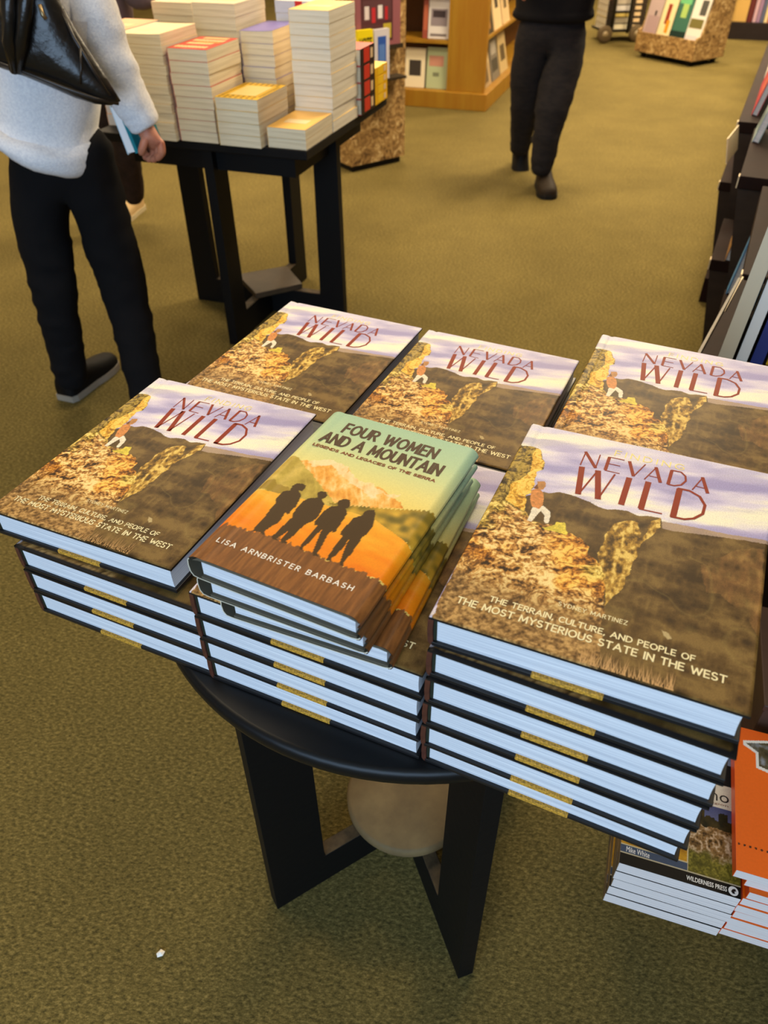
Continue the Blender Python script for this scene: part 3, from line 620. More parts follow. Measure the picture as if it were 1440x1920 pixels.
def novel():
    t = thing('jacketed_novel', 'x', 'book')
    # jacket front: printed sheet with rounded folds; lettering joined to it
    mb = MB(); z = NT + 0.0002
    T = WOMEN_ART['text']
    for key, s, mi, pen, gap in (('t1', 'FOUR WOMEN', 1, .0030, .26), ('t2', 'AND A MOUNTAIN', 1, .0030, .26), ('t3', 'LEGENDS AND LEGACIES OF THE SIERRA', 2, .0011, .22), ('auth', 'LISA ARNBRISTER BARBASH', 3, .0009, .42)):
        a, b, c = T[key]; xl = min(a[0], b[0]) * NW
        put_strokes(mb, s, xl, b[1] * ND, c[0] * NW - xl, (a[1] - b[1]) * ND, z, mi, pen, gap, math.atan2((c[1] - a[1]) * ND * 0.5, (c[0] - a[0]) * NW))
    me = grid_mesh(mb, 'jacket_front', 0, NW, 0, ND, 200, 300, jacket_z, women_art, [PRINT_W, INK_BROWN, INK_RUST, INK_WHITE])
    link('jacket_front', me, t)
    # jacket wrap: spine curve, under side, folded fore edges; open at head and tail
    zf = lambda x: float(jacket_z(np.array([x]), np.array([0.0]))[0])
    mb = MB(); th = 0.0011
    outer = [(0.0, zf(0.0)), (-.0016, NT - .0075), (-.0022, NT * .5), (-.0012, .0055), (.0016, .0014), (.008, .0004), (NW - .008, .0004), (NW - .002, .0016), (NW, .0045)]
    inner = [(NW - .0010, .0046), (NW - .0028, .0026), (NW - .0085, .0014), (.008, .0014), (.0024, .0023), (-.0002, .0062), (-.0012, NT * .5), (-.0006, NT - .0070), (.0012, NT - .0050)]
    poly = outer + inner; n = len(poly); no = len(outer)
    v = [(q[0], 0, q[1]) for q in poly] + [(q[0], ND, q[1]) for q in poly]
    f = [(i, (i + 1) % n, n + (i + 1) % n, n + i) for i in range(n)]
    mb.add(v, f[:no - 1], 0, True); mb.add(v, f[no - 1:], 1, True)
    for b in (0, n):
        for i in range(no - 1):
            j0, j1 = n - 1 - i, n - 2 - i
            if j1 >= no - 1: mb.add([v[b + i], v[b + i + 1], v[b + j1], v[b + j0]], [(0, 1, 2, 3)], 2)
    o = mb.build('jacket_wrap', [mat('olive_jacket_print', (122, 96, 50), .45, .4, noise=(30, (104, 80, 44), (1, 1, 1))), JK_IN, JK_EDGE], t)
    # front flap fold and board under the printed sheet
    mb = MB()
    mb.box(.010, NW - .004, .0006, ND - .0006, .0015, .0042, 0)
    mb.prism([(.003, NT - .0062), (.010, NT - .0012), (NW - .010, NT - .0012), (NW - .004, NT - .0034), (NW - .0015, NT - .0062), (NW - .006, NT - .0052), (NW - .012, NT - .0042), (.010, NT - .0044)], 'y', 0.0006, ND - .0006, 0)
    mb.build('cover_board', [JK_IN], t)
    mb = MB(); mb.box(.010, NW - .0065, .0040, ND - .0040, .0042, NT - .0043)
    mb.build('page_block', PAPER, t)
    # the folds round the fore edge carry the picture on
    prof = [(NW - .004, .0004), (NW - .0010, .0014), (NW + .0008, .0046), (NW - .0002, .0078), (NW - .0030, .0086)]
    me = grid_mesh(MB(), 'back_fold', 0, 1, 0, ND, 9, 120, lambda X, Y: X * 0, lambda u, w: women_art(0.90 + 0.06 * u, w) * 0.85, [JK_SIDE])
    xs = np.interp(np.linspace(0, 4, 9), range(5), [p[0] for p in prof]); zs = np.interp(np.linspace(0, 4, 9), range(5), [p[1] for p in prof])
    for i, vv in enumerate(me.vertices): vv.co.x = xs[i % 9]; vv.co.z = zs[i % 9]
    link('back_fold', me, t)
    nx, ny = 8, 160
    prof = [(NW, zf(NW)), (NW + .0008, NT - .0085), (NW - .0002, NT - .0104), (NW - .003, NT - .0112)]
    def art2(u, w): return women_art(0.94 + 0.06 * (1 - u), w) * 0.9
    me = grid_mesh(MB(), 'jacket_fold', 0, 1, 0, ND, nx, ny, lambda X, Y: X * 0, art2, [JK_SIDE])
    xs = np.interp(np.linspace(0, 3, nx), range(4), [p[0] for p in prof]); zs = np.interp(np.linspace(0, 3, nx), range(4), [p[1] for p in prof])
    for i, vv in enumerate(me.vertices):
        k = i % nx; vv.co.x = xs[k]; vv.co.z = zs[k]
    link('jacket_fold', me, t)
    return t
nv = novel()
zb = ZT + 4 * (BT + 0.0002) + 0.0012
nv.location = (-.1670, .4730, zb + 2 * (NT + .0004)); nv.rotation_euler = (0, 0, -.472)
nv['label'] = 'topmost of three orange novels, its full cover of four silhouettes showing'; nv['group'] = 'orange novels on the middle stack'
dup(nv, (-.1640, .4770, zb + NT + .0004), (0, 0, -.442), 'second orange novel, squared up directly under the topmost one', 'orange novels on the middle stack')
dup(nv, (-.1470, .4760, zb), (0, 0, -.398), 'lowest of three orange novels, twisted out to the right', 'orange novels on the middle stack')

# ------------------------------------------------------------------ low bench with trail guides, front right
GZ = 0.258
bench = thing('display_bench', 'dark brown low bench holding the guidebook stacks at the front right', 'bench', (0.308, 0.473, 0), -0.324)
BROWN = mat('dark_brown_laminate', (74, 50, 38), 0.45, 0.4, noise=(10, (62, 42, 32), (1, 1, 6)))
mb = MB(); mb.box(.03, .72, .035, .40, GZ - .028, GZ); mb.build('bench_shelf', BROWN, bench, .002)
mb = MB(); mb.box(.17, .72, .256, .45, GZ, .452); mb.box(.165, .72, .250, .455, .440, .4525); mb.build('riser', BROWN, bench, .002)
mb = MB(); mb.box(.22, .72, .27, .40, 0.001, GZ - .028); mb.build('plinth', BROWN, bench)
mb = MB(); mb.box(.235, .31, .282, .292, .4525, .50); mb.build('brochure_pocket', mat('clear_plastic_edge', (150, 140, 128), .15, .5), bench)
yb = thing('yellow_brochure', 'yellow brochure in the pocket on the brown riser at right edge', 'brochure', (0.308, 0.473, 0), -0.324)
mb = MB(); mb.box(  .212, .30, .292, .2945, .4530, .49, 0); mb.box(.222, .29, .2916, .2921, .462, .484, 1)
mb.build('brochure_sheet', [mat('yellow_card', (214, 172, 26), .4, .4), mat('green_photo', (92, 104, 60), .4, .4, noise=(90, (150, 140, 90), (1, 1, 1)))], yb)

GW, GD, GT = 0.152, 0.222, 0.0215
def guide_art(u, v):
    n = fbm(u * 14, v * 20, 71, 5); r = fbm(u * 20, v * 26, 72, 5, True); f = fbm(u * 70, v * 90, 73, 3)
    img = np.ones(u.shape + (3,)) * s2l((40, 36, 30))
    sky = ramp(v, [(0.4, (110, 118, 150)), (0.58, (64, 70, 120))])
    img = over(img, v > 0.44, sky)
    tr = (v < 0.44 + 0.06 * fbm(u * 26, v * 3, 74, 3) + 0.05 * (np.sin(u * 31) > .3))
    img = over(img, tr, ramp(np.clip(n, 0, 1), [(0.3, (34, 32, 14)), (0.7, (72, 60, 26))]))
    rocks = ramp(np.clip((r - .3) * 1.5 + (f - .5) * .6, 0, 1), [(0, (60, 42, 20)), (0.5, (150, 112, 62)), (1, (232, 206, 168))])
    img = over(img, (v < 0.38 + 0.04 * n) & (v > 0.16), rocks)
    grass = ramp(np.clip(f * .8 + n * .4 - .1, 0, 1), [(0, (46, 44, 14)), (0.5, (104, 96, 30)), (1, (176, 160, 62))])
    img = over(img, sstep(0.25, 0.18, v + (n - .5) * .1), grass)
    left = u < 0.565
    img = over(img, left & (v > 0.128) & (v < .55), ramp(np.clip(n * .8 + f * .3, 0, 1), [(0.2, (150, 96, 18)), (0.8, (214, 158, 40))]))
    img = over(img, np.abs(u - 0.565) < 0.006, s2l((214, 196, 150)))
    img = over(img, left & (v < 0.128) & (v > 0.075), s2l((70, 82, 102)))
    img = over(img, left & (np.abs(v - .127) < .004), s2l((214, 196, 150)))
    img = over(img, v < 0.073, s2l((26, 23, 19)))
    img = over(img, np.abs(v - .074) < .003, s2l((200, 186, 150)))
    img = over(img, (v > 0.55) & (v < 0.72), s2l((232, 226, 206)))
    img = over(img, (v >= 0.72) & (v < 0.88), s2l((30, 30, 32)))
    img = over(img, v >= 0.88, ramp(n, [(0.3, (120, 140, 172)), (0.7, (176, 190, 208))]))
    return img * .94
PRINT_G = print_mat('guidebook_print', 900.0, 0.12, .5, .15)
PRINT_O = print_mat('orange_guide_print', 300.0, 0.03, 0.4, 0.2)
def orange_art(u, v):
    img = np.ones(u.shape + (3,)) * s2l((242, 106, 18))
    img = over(img, sstep(0.8, 1.0, v) * .5, s2l((214, 84, 22)))
    sil = [(.10, .885), (.30, .925), (.62, .93), (.95, .93), (.95, .5), (.62, .62), (.42, .70), (.21, .735), (.21, .835)]
    out = [(.08, .90), (.30, .945), (.62, .95), (.97, .95), (.97, .47), (.62, .60), (.42, .68), (.185, .715), (.185, .825), (.08, .865)]
    n = fbm(u * 16, v * 18, 81, 5)
    img = over(img, inside(out, u, v), s2l((232, 232, 226)))
    img = over(img, inside(sil, u, v), ramp(np.clip(n * 1.4 - .2, 0, 1), [(0, (30, 30, 22)), (.5, (84, 76, 50)), (1, (150, 160, 172))]))
    du = (u * 22) % 1 - .5; dv = (v - .165) * 22 * (GD / GW)
    img = over(img, (du * du + dv * dv < .05), s2l((60, 20, 10)))
    return img * .94
def softcover(name, w, d, t, art, pm, edge_mat, nx, ny, lettering=None, extra=(), spine_i=1):
    r = thing(name, 'x', 'book')
    mb = MB(); mb.box(.0004, w - .0002, -.0001, d - .0003, .0003, t - .0004); mb.build('page_block', PAPER_G, r)
    mb = MB()
    mb.box(0, w, 0, d, 0, .0003, 1); mb.box(-.0004, .0004, 0, d, 0, t, spine_i)
    z0 = t - .0003
    mb.add([(0, 0, z0), (w, 0, z0), (w, d, z0), (0, d, z0), (0, 0, t), (w, 0, t), (w, d, t), (0, d, t)], [(0, 3, 2, 1), (0, 1, 5, 4), (1, 2, 6, 5), (2, 3, 7, 6), (3, 0, 4, 7)], 1)
    if lettering: lettering(mb, t + .00015)
    me = grid_mesh(mb, 'cover', 0, w, 0, d, nx, ny, lambda X, Y: X * 0 + t + .00002, art, [pm, edge_mat] + list(extra))
    link('cover', me, r); return r
def guide_letters(mb, z):
    put_text(mb, 'WILDERNESS PRESS', .085, .0046, .050, .0062, z, 2, .012, 1.0)
    put_text(mb, 'Mike White', .0076, .0185, .030, .0075, z, 2, .0, 1.0)
    put_text(mb, 'Reno', .086, .1325, .053, .017, z, 3, .0, 1.0)
    c = (.1428, .0078)
    mb.add([(c[0] + .0062 * math.cos(a), c[1] + .0062 * math.sin(a), z) for a in np.linspace(0, 2 * math.pi, 20)[:-1]], [tuple(range(19))], 2)
    mb.add([(c[0] + x, c[1] + y, z + .0001) for x, y in ((-.0028, -.001), (-.001, .0022), (.0022, .0034), (.0036, .0006), (.0012, -.0004), (.0022, -.003), (-.0008, -.0036))], [tuple(range(7))], 4)
    put_text(mb, 'Region', .108, .1255, .030, .0045, z, 5, .0, 1.0)
guide = softcover('trail_guide', GW, GD, GT, guide_art, PRINT_G, mat('black_guide_cover', (34, 30, 26), .4, .4), 200, 280, guide_letters, [INK_WHITE, mat('black_ink', (24, 22, 22), .4, .4), mat('black_emblem_ink', (26, 24, 20), .4, .4), INK_RUST, mat('tan_photo_spine', (150, 122, 84), .4, .3, noise=(40, (84, 78, 70), (1, .6, 1)))], 6)
GUIDES = [(-.0020, -.0030, .000), (-.0010, -.0020, .004), (.0010, -.0010, -.003), (-.0005, -.0010, .002), (0, 0, 0)]
cz, sz = math.cos(-.324), math.sin(-.324)
def at_bench(a, b): return (0.308 + cz * a - sz * b, 0.473 + sz * a + cz * b)
for k, (a, b, r) in enumerate(GUIDES):
    x, y = at_bench(a, b); n = len(GUIDES); i = n - 1 - k
    lab = 'trail guide with rocky hillside cover, topmost of its stack at lower right' if i == 0 else 'trail guide, ' + ordinal(i, n) + ' in the white-edged guide stack at lower right'
    z = GZ + k * (GT + .0002)
    if k == 0: guide.location = (x, y, z); guide.rotation_euler = (0, 0, -.324 + r); guide['label'] = lab; guide['group'] = 'trail guides on the low bench'
    else: dup(guide, (x, y, z), (0, 0, -.324 + r), lab, 'trail guides on the low bench')
def orange_letters(mb, z):
    put_text(mb, 'T', .044, .125, .0075, .0105, z, 2, .03)
    mb.add([(.0425, .094, z), (.052, .094, z), (.052, .121, z), (.0425, .121, z)], [(0, 1, 2, 3)], 2)
    mb.add([(.0425, .077, z), (.12, .077, z), (.12, .089, z), (.0425, .089, z)], [(0, 1, 2, 3)], 2)
    put_text(mb, ':', .0475, .0795, .0018, .006, z + .0001, 3, .03)
ORW, ORD_, ORT = .152, .222, .0170
ORANGE_EDGE = mat('orange_cover_edge', (232, 84, 22), .35, .4)
orange = softcover('orange_guide', ORW, ORD_, ORT, orange_art, PRINT_O, ORANGE_EDGE, 160, 220, orange_letters, [INK_WHITE, mat('black_ink', (24, 22, 22), .4, .4)])
OR = [(.013, -.006), (.015, -.005), (.014, -.006), (.016, -.004), (.014, -.004), (.016, -.002), (.019, -.001), (.012, .006), (-.006, .004)]
for k, (a, b) in enumerate(OR):
    n = len(OR); i = n - 1 - k
    a0 = .1400 + a; x, y = at_bench(a0, b + .0075)
    z = GZ + k * (ORT + .0002)
    lab = 'orange guidebook with state outline, topmost of its stack at the right edge' if i == 0 else 'orange guidebook, ' + ordinal(i, n) + ' in the stack at the right edge'
    rr = -.324 + (.006 if k % 2 else -.004)
    if k == 0: orange.location = (x, y, z); orange.rotation_euler = (0, 0, rr); orange['label'] = lab; orange['group'] = 'orange guidebooks on the low bench'
    else: dup(orange, (x, y, z), (0, 0, rr), lab, 'orange guidebooks on the low bench')

# paper scrap on the carpet
mb = MB(); mb.add([(0, 0, .002), (.009, .002, .004), (.011, .009, .003), (.004, .012, .005), (-.003, .006, .002), (.004, .006, .008)], [(0, 1, 5), (1, 2, 5), (2, 3, 5), (3, 4, 5), (4, 0, 5), (0, 4, 3, 2, 1)])
o = mb.build('paper_scrap', mat('white_scrap', (244, 240, 230), .8, .2)); o.location = (-.380, .492, 0)
tag(o, 'tiny white paper scrap lying on the carpet at lower left', 'scrap')
# ------------------------------------------------------------------ square table with paperback stacks
CT = Vector((-.452, 2.918, 0)); ZR = 0.725; HS = .372
square_table = thing('square_table', 'square black table in the middle distance, loaded with cream paperbacks', 'table', tuple(CT), AXIS)
mb = MB(); mb.box(-HS, HS, -HS, HS, ZR - .028, ZR); mb.build('tabletop', BLACK, square_table, .003)
mb = MB(); q = .295; ab = .620
mb.box(-q, q, -q, -q + .02, ab, ZR - .028); mb.box(-q, q, q - .02, q, ab, ZR - .028); mb.box(-q, -q + .02, -q + .02, q - .02, ab, ZR - .028); mb.box(q - .02, q, -q + .02, q - .02, ab, ZR - .028)
mb.build('apron', BLACK, square_table)
for a in (-90, 0, 90, 180): leg_board(math.radians(a), .322, .088, .034, ZR - .03, square_table, .10)
mb = MB(); s45 = .142; mb.prism([(s45, .01), (0.01, s45 + .01), (-s45, .01), (0.01, -s45 + .01)], 'z', .1005, .122); mb.build('lower_shelf', SHELF_TOP, square_table, .002)

def paperback_kind(key, w, d, t, cover_c, pages, curl=0.0, art=None):
    r = thing('paperback', 'x', 'book')
    mb = MB(); nn = 8
    zt = lambda x: t - .0008 + curl * (x / w) ** 3
    for i in range(nn):
        x0, x1 = w * i / nn, w * (i + 1) / nn
        mb.hexa([(x0, 0.0005, .0008), (x1, 0.0005, .0008), (x1, d - .0005, .0008), (x0, d - .0005, .0008), (x0, .0005, zt(x0)), (x1, .0005, zt(x1)), (x1, d - .0005, zt(x1)), (x0, d - .0005, zt(x0))], 0)
    mb.build('page_block', pages, r)
    mb = MB(); cm = mat('cover_' + key, cover_c, .4, .4); mats = [cm, mat('pale_card_inside', (222, 208, 174), .6, .2)]
    mb.box(0, w, 0, d, 0, .0004, 1)
    for i in range(nn):
        x0, x1 = w * i / nn, w * (i + 1) / nn
        mb.hexa([(x0, 0, zt(x0)), (x1, 0, zt(x1)), (x1, d, zt(x1)), (x0, d, zt(x0)), (x0, 0, zt(x0) + .0006), (x1, 0, zt(x1) + .0006), (x1, d, zt(x1) + .0006), (x0, d, zt(x0) + .0006)], 0)
    mb.box(-.0008, 0, 0, d, 0, t, 0)
    if art: mats += art(mb, w, d, t)
    mb.build('cover', mats, r); return r
def art_red(mb, w, d, t):
    for k, (a, b, yy) in enumerate(((.08, .9, .10), (.15, .8, .38), (.1, .92, .62), (.2, .85, .82))):
        n = 9
        for j in range(n):
            x0 = w * (a + (b - a) * j / n)
            mb.box(x0, x0 + w * (b - a) / n * .7, d * yy, d * (yy + .13), t + .0001, t + .0004, 2)
    mb.box(w * .3, w * .9, d * .52, d * .58, t + .0001, t + .0005, 3)
    return [mat('cream_cover_letters', (248, 216, 150), .4, .4), mat('orange_cover_band', (246, 150, 40), .4, .4)]
def art_yellow(mb, w, d, t):
    mb.box(w * .18, w * .82, d * .20, d * .80, t + .0001, t + .0005, 2)
    n = 7
    for j in range(n):
        x0 = w * (.04 + .13 * j)
        for y0 in (.04, .12, .86, .93): mb.box(x0, x0 + w * .06, d * y0, d * (y0 + .045), t + .0001, t + .0004, 3)
    for j in range(9):
        y0 = d * (.18 + .075 * j)
        for x0 in (.04, .9): mb.box(w * x0, w * (x0 + .06), y0, y0 + d * .035, t + .0001, t + .0004, 3)
    return [mat('pale_yellow_panel', (252, 226, 140), .4, .4), mat('dark_gold_marks', (150, 110, 16), .4, .4)]
def art_plain(mb, w, d, t):
    mb.box(w * .2, w * .8, d * .30, d * .5, t + .0001, t + .0004, 2); return [mat('tan_cover_panel', (250, 222, 170), .4, .4)]
# name, along, back, width, depth, top height, count, cover colour, pages, where it is, art, curl
PB = [
 ('cream_wave', -.196, -.395, .142, .205, 1.008, 11, (250, 226, 176), CREAM, 'tall wavy stack beside the shopper\'s hand', art_plain, .003),
 ('red_title', -.044, -.383, .128, .200, .976, 8, (206, 50, 24), CREAM, 'red-topped stack on the square table', art_red, 0),
 ('yellow_cartoon', .096, -.390, .138, .205, .858, 4, (240, 190, 24), CREAM, 'yellow-topped stack on the square table', art_yellow, 0),
 ('pale_orange', .246, -.366, .124, .212, .782, 2, (250, 196, 100), CREAM, 'low two-book stack at the table corner', art_plain, 0),
 ('tall_cream', .244, -.150, .128, .215, 1.053, 10, (252, 214, 132), CREAM_W, 'tallest stack at the right table edge', art_plain, 0),
 ('violet_back', .050, -.105, .112, .205, .985, 8, (128, 118, 190), CREAM, 'violet-topped stack beside the tallest stack', None, .004),
 ('buff_back', -.126, -.076, .150, .215, 1.050, 9, (240, 222, 190), CREAM, 'cream stack just behind the red-topped stack', art_plain, 0),
 ('beige_back', -.290, -.050, .146, .205, 1.044, 9, (240, 214, 180), CREAM, 'cream stack just behind the wavy stack', art_plain, 0),
 ('white_side', -.370, -.290, .125, .200, 1.000, 8, (250, 190, 140), PAPER, 'white-paged stack against the pale sleeve', art_plain, 0),
 ('back_red_stripe', .070, .120, .130, .205, 1.04, 9, (230, 226, 220), PAPER, 'white stack with red stripe behind', None, 0),
]
RA = AXIS
for key, a, b, w, d, ztop, n, cc, pg, where, art, curl in PB:
    t = (ztop - ZR) / n
    root = paperback_kind(key, w, d, t, cc, pg, curl, art)
    low = paperback_kind(key + '_low', w, d, t, cc, pg, 0, None) if (art or curl) else None
    firstlow = True
    if key == 'back_red_stripe':
        mb = MB(); mb.box(-.0016, -.0009, .03, d - .03, .002, t - .002); mb.box(w * .55, w * .75, -.0008, .0, 0, t)
        mb.build('spine_stripe', mat('red_stripe', (214, 44, 36), .4, .4), root)
    for k in range(n):
        da, db, dr = random.uniform(-.002, .002), random.uniform(-.002, .002), random.uniform(-.012, .012)
        if k == n - 1: da = db = dr = 0
        P = CT + UX * (a + da) + VX * (b + db); i = n - 1 - k
        lab = ordinal(i, n) + ' paperback of the ' + where
        z = ZR + k * t
        if k == n - 1 and low is not None or (low is None and k == 0):
            root.location = (P.x, P.y, z); root.rotation_euler = (0, 0, RA + dr); root['label'] = lab; root['group'] = 'paperbacks in the ' + where
        elif low is not None and firstlow:
            firstlow = False; low.location = (P.x, P.y, z); low.rotation_euler = (0, 0, RA + dr); low['label'] = lab; low['group'] = 'paperbacks in the ' + where
        else: dup(low or root, (P.x, P.y, z), (0, 0, RA + dr), lab, 'paperbacks in the ' + where)

# ------------------------------------------------------------------ people
SKIN = mat('skin', (196, 128, 98), 0.5, 0.35, noise=(40, (178, 106, 80), (1, 1, 1)))
SWEATER = mat('pale_grey_sweater', (240, 239, 240), 0.95, 0.1, noise=(160, (220, 220, 225), (1, 1, 1)), bump=(260, .25))
TROUSER = mat('black_trousers', (21, 20, 21), 0.9, 0.1, bump=(300, .1))
JEANS = mat('charcoal_jeans', (46, 42, 41), 0.9, 0.15, noise=(25, (36, 34, 36), (1, 1, 3)), bump=(300, .1))
LEATHER = mat('black_leather', (24, 21, 19), 0.28, 0.5, bump=(38, .22))
def shoe(parent, heel, yaw, L, W, upper, solem, pitch=0.0, high=.085):
    """one shoe: heel at the back, rounded toe"""
    mb = MB(); st = [(0, .62, .9), (.06, .80, 1.0), (.25, .84, .98), (.45, .86, .78), (.62, .98, .62), (.8, .98, .52), (.92, .84, .44), (.975, .62, .36), (1.0, .30, .22)]
    n = 14; v = []; f = []
    for x, wf, hf in st:
        for k in range(n):
            a = math.pi * k / (n - 1); v.append((x * L, math.cos(a) * W / 2 * wf, .018 + (high * hf - .0) * abs(math.sin(a)) ** .7))
    for i in range(len(st) - 1):
        for k in range(n - 1): f.append((i*n+k, i*n+k+1, (i+1)*n+k+1, (i+1)*n+k))
    f.append(tuple(range(n))); f.append(tuple((len(st)-1)*n + k for k in range(n))[::-1])
    mb.add(v, f, 0, True)
    M = Matrix.Translation(heel) @ Matrix.Rotation(yaw, 4, 'Z') @ Matrix.Rotation(pitch, 4, 'Y')
    mb.v = [tuple(M @ Vector(p)) for p in mb.v]
    o = mb.build('shoe', upper, parent)
    mb = MB(); out = [(x * L + (.004 if x == 1 else (-.003 if x == 0 else 0)), W / 2 * wf * 1.06) for x, wf, hf in st]
    poly = out + [(x, -y) for x, y in out[::-1]]
    mb.prism(poly, 'z', 0.0, .022); mb.v = [tuple(M @ Vector(p)) for p in mb.v]
    mb.build('shoe_sole', solem, o)
    return o

# shopper on the left, seen from behind
shopper = thing('person', 'person seen from behind in pale sweater and black trousers with leather bag', 'person', (0, 0, 0))
P_ = {'hipL': ((-0.957, 2.200, 0.721), .098), 'hipR': ((-0.800, 2.200, 0.728), .104), 'wst': ((-0.830, 2.200, 0.916), .148), 'pel': ((-0.860, 2.200, 0.797), .150),
 'thL': ((-0.968, 2.190, 0.575), .086), 'knL': ((-0.980, 2.170, 0.390), .070), 'caL': ((-1.007, 2.190, 0.220), .063), 'anL': ((-1.020, 2.200, 0.063), .058),
 'thR': ((-0.795, 2.210, 0.566), .088), 'knR': ((-0.780, 2.210, 0.370), .076), 'caR': ((-0.759, 2.140, 0.208), .064), 'anR': ((-0.750, 2.080, 0.010), .055)}
B_ = {'pel': (P_['pel'][0], .07), 'waist': ((-0.839, 2.200, 0.940), .07), 'chest': ((-0.800, 2.200, 1.166), .08), 'neck': ((-0.752, 2.200, 1.347), .05), 'jaw': ((-0.744, 2.220, 1.390), .062), 'skull': ((-0.725, 2.200, 1.438), .088), 'crown': ((-0.714, 2.190, 1.469), .06), 'nose': ((-0.753, 2.300, 1.416), .012),
 'shR': ((-0.697, 2.180, 1.246), .03), 'elR': ((-0.681, 2.170, 1.070), .04), 'wrR': ((-0.619, 2.180, 0.861), .026), 'palm': ((-0.606, 2.180, 0.830), .0265),
 'shL': ((-0.849, 2.190, 1.247), .03), 'elL': ((-0.986, 2.200, 1.070), .04), 'wrL': ((-1.139, 2.340, 0.875), .027), 'pmL': ((-1.171, 2.360, 0.816), .026)}
kn = [((-0.578, 2.165, 0.823), (-0.581, 2.165, 0.797), (-0.603, 2.175, 0.779)), ((-0.591, 2.180, 0.811), (-0.597, 2.180, 0.786), (-0.620, 2.187, 0.773)), ((-0.606, 2.195, 0.802), (-0.615, 2.195, 0.779), (-0.636, 2.200, 0.771)), ((-0.620, 2.208, 0.796), (-0.631, 2.208, 0.777), (-0.648, 2.210, 0.773))]
ed = [('pel', 'waist'), ('waist', 'chest'), ('chest', 'neck'), ('neck', 'jaw'), ('jaw', 'skull'), ('skull', 'crown'), ('jaw', 'nose'), ('chest', 'shR'), ('shR', 'elR'), ('elR', 'wrR'), ('wrR', 'palm'), ('chest', 'shL'), ('shL', 'elL'), ('elL', 'wrL'), ('wrL', 'pmL')]
for k, pts in enumerate(kn):
    prev = 'palm'
    for j, p in enumerate(pts):
        B_['f%d%d' % (k, j)] = (p, (.0125, .0110, .0092)[j]); ed.append((prev, 'f%d%d' % (k, j))); prev = 'f%d%d' % (k, j)
B_['t0'] = ((-0.616, 2.155, 0.833), .012); B_['t1'] = ((-0.628, 2.152, 0.811), .0105); B_['t2'] = ((-0.636, 2.157, 0.794), .009)
ed += [('palm', 't0'), ('t0', 't1'), ('t1', 't2')]
for k in range(4):
    b = Vector(B_['pmL'][0])
    for j in range(3):
        B_['g%d%d' % (k, j)] = (tuple(b + Vector((-.03 + .02 * k, .01 * j, -.035 - .026 * j))), .0085); ed.append(('pmL' if j == 0 else 'g%d%d' % (k, j - 1), 'g%d%d' % (k, j)))
for s in 'LR':
    for a, r in (('hip', .05), ('kn', .045), ('an', .034)): B_[a + s] = (P_[a + s][0], r)
    ed += [('pel', 'hip' + s), ('hip' + s, 'kn' + s), ('kn' + s, 'an' + s)]
skin_mesh('body', B_, ed, SKIN, shopper, 2, 'pel')
skin_mesh('hair', {'a': ((-0.712, 2.170, 1.447), .10), 'b': ((-0.715, 2.150, 1.413), .085), 'c': ((-0.725, 2.140, 1.370), .07)}, [('a', 'b'), ('b', 'c')], mat('brown_hair', (70, 48, 32), .6, .3, noise=(60, (50, 34, 22), (4, 4, 1))), shopper)
skin_mesh('trousers', P_, [('wst', 'pel'), ('pel', 'hipL'), ('pel', 'hipR'), ('hipL', 'thL'), ('thL', 'knL'), ('knL', 'caL'), ('caL', 'anL'), ('hipR', 'thR'), ('thR', 'knR'), ('knR', 'caR'), ('caR', 'anR')], TROUSER, shopper, 3, 'pel', .014, 9, 4, 14)
S_ = {'hem': ((-0.880, 2.190, 0.845), (.184, .172)), 'hem0': ((-0.919, 2.190, 0.782), (.176, .166)), 'wst': ((-0.847, 2.190, 0.967), (.180, .16)), 'cst': ((-0.802, 2.190, 1.157), (.17, .14)), 'col': ((-0.770, 2.200, 1.286), .09), 'col2': ((-0.757, 2.200, 1.329), .062),
 'shR': ((-0.697, 2.180, 1.246), .075), 'upR': ((-0.695, 2.170, 1.158), .070), 'elR': ((-0.683, 2.160, 1.063), .063), 'faR': ((-0.647, 2.170, 0.957), .053), 'wrR': ((-0.618, 2.180, 0.866), .041), 'wrR2': ((-0.614, 2.180, 0.856), .038),
 'shL': ((-0.849, 2.190, 1.247), .075), 'elL': ((-0.986, 2.200, 1.070), .062), 'wrL': ((-1.136, 2.340, 0.881), .042)}
skin_mesh('sweater', S_, [('hem0', 'hem'), ('hem', 'wst'), ('wst', 'cst'), ('cst', 'col'), ('col', 'col2'), ('cst', 'shR'), ('shR', 'upR'), ('upR', 'elR'), ('elR', 'faR'), ('faR', 'wrR'), ('wrR', 'wrR2'), ('cst', 'shL'), ('shL', 'elL'), ('elL', 'wrL')], SWEATER, shopper, 3, 'wst', .016, 8, 9)
DARKSHOE = mat('black_shoe', (14, 13, 13), .6, .15); PALESOLE = mat('grey_shoe_sole', (150, 140, 124), .7, .3)
shoe(shopper, (-1.071, 2.223, 0.000), math.radians(70), .27, .098, DARKSHOE, PALESOLE)
shoe(shopper, (-0.743, 2.018, 0.000), math.radians(66), .27, .098, DARKSHOE, PALESOLE)

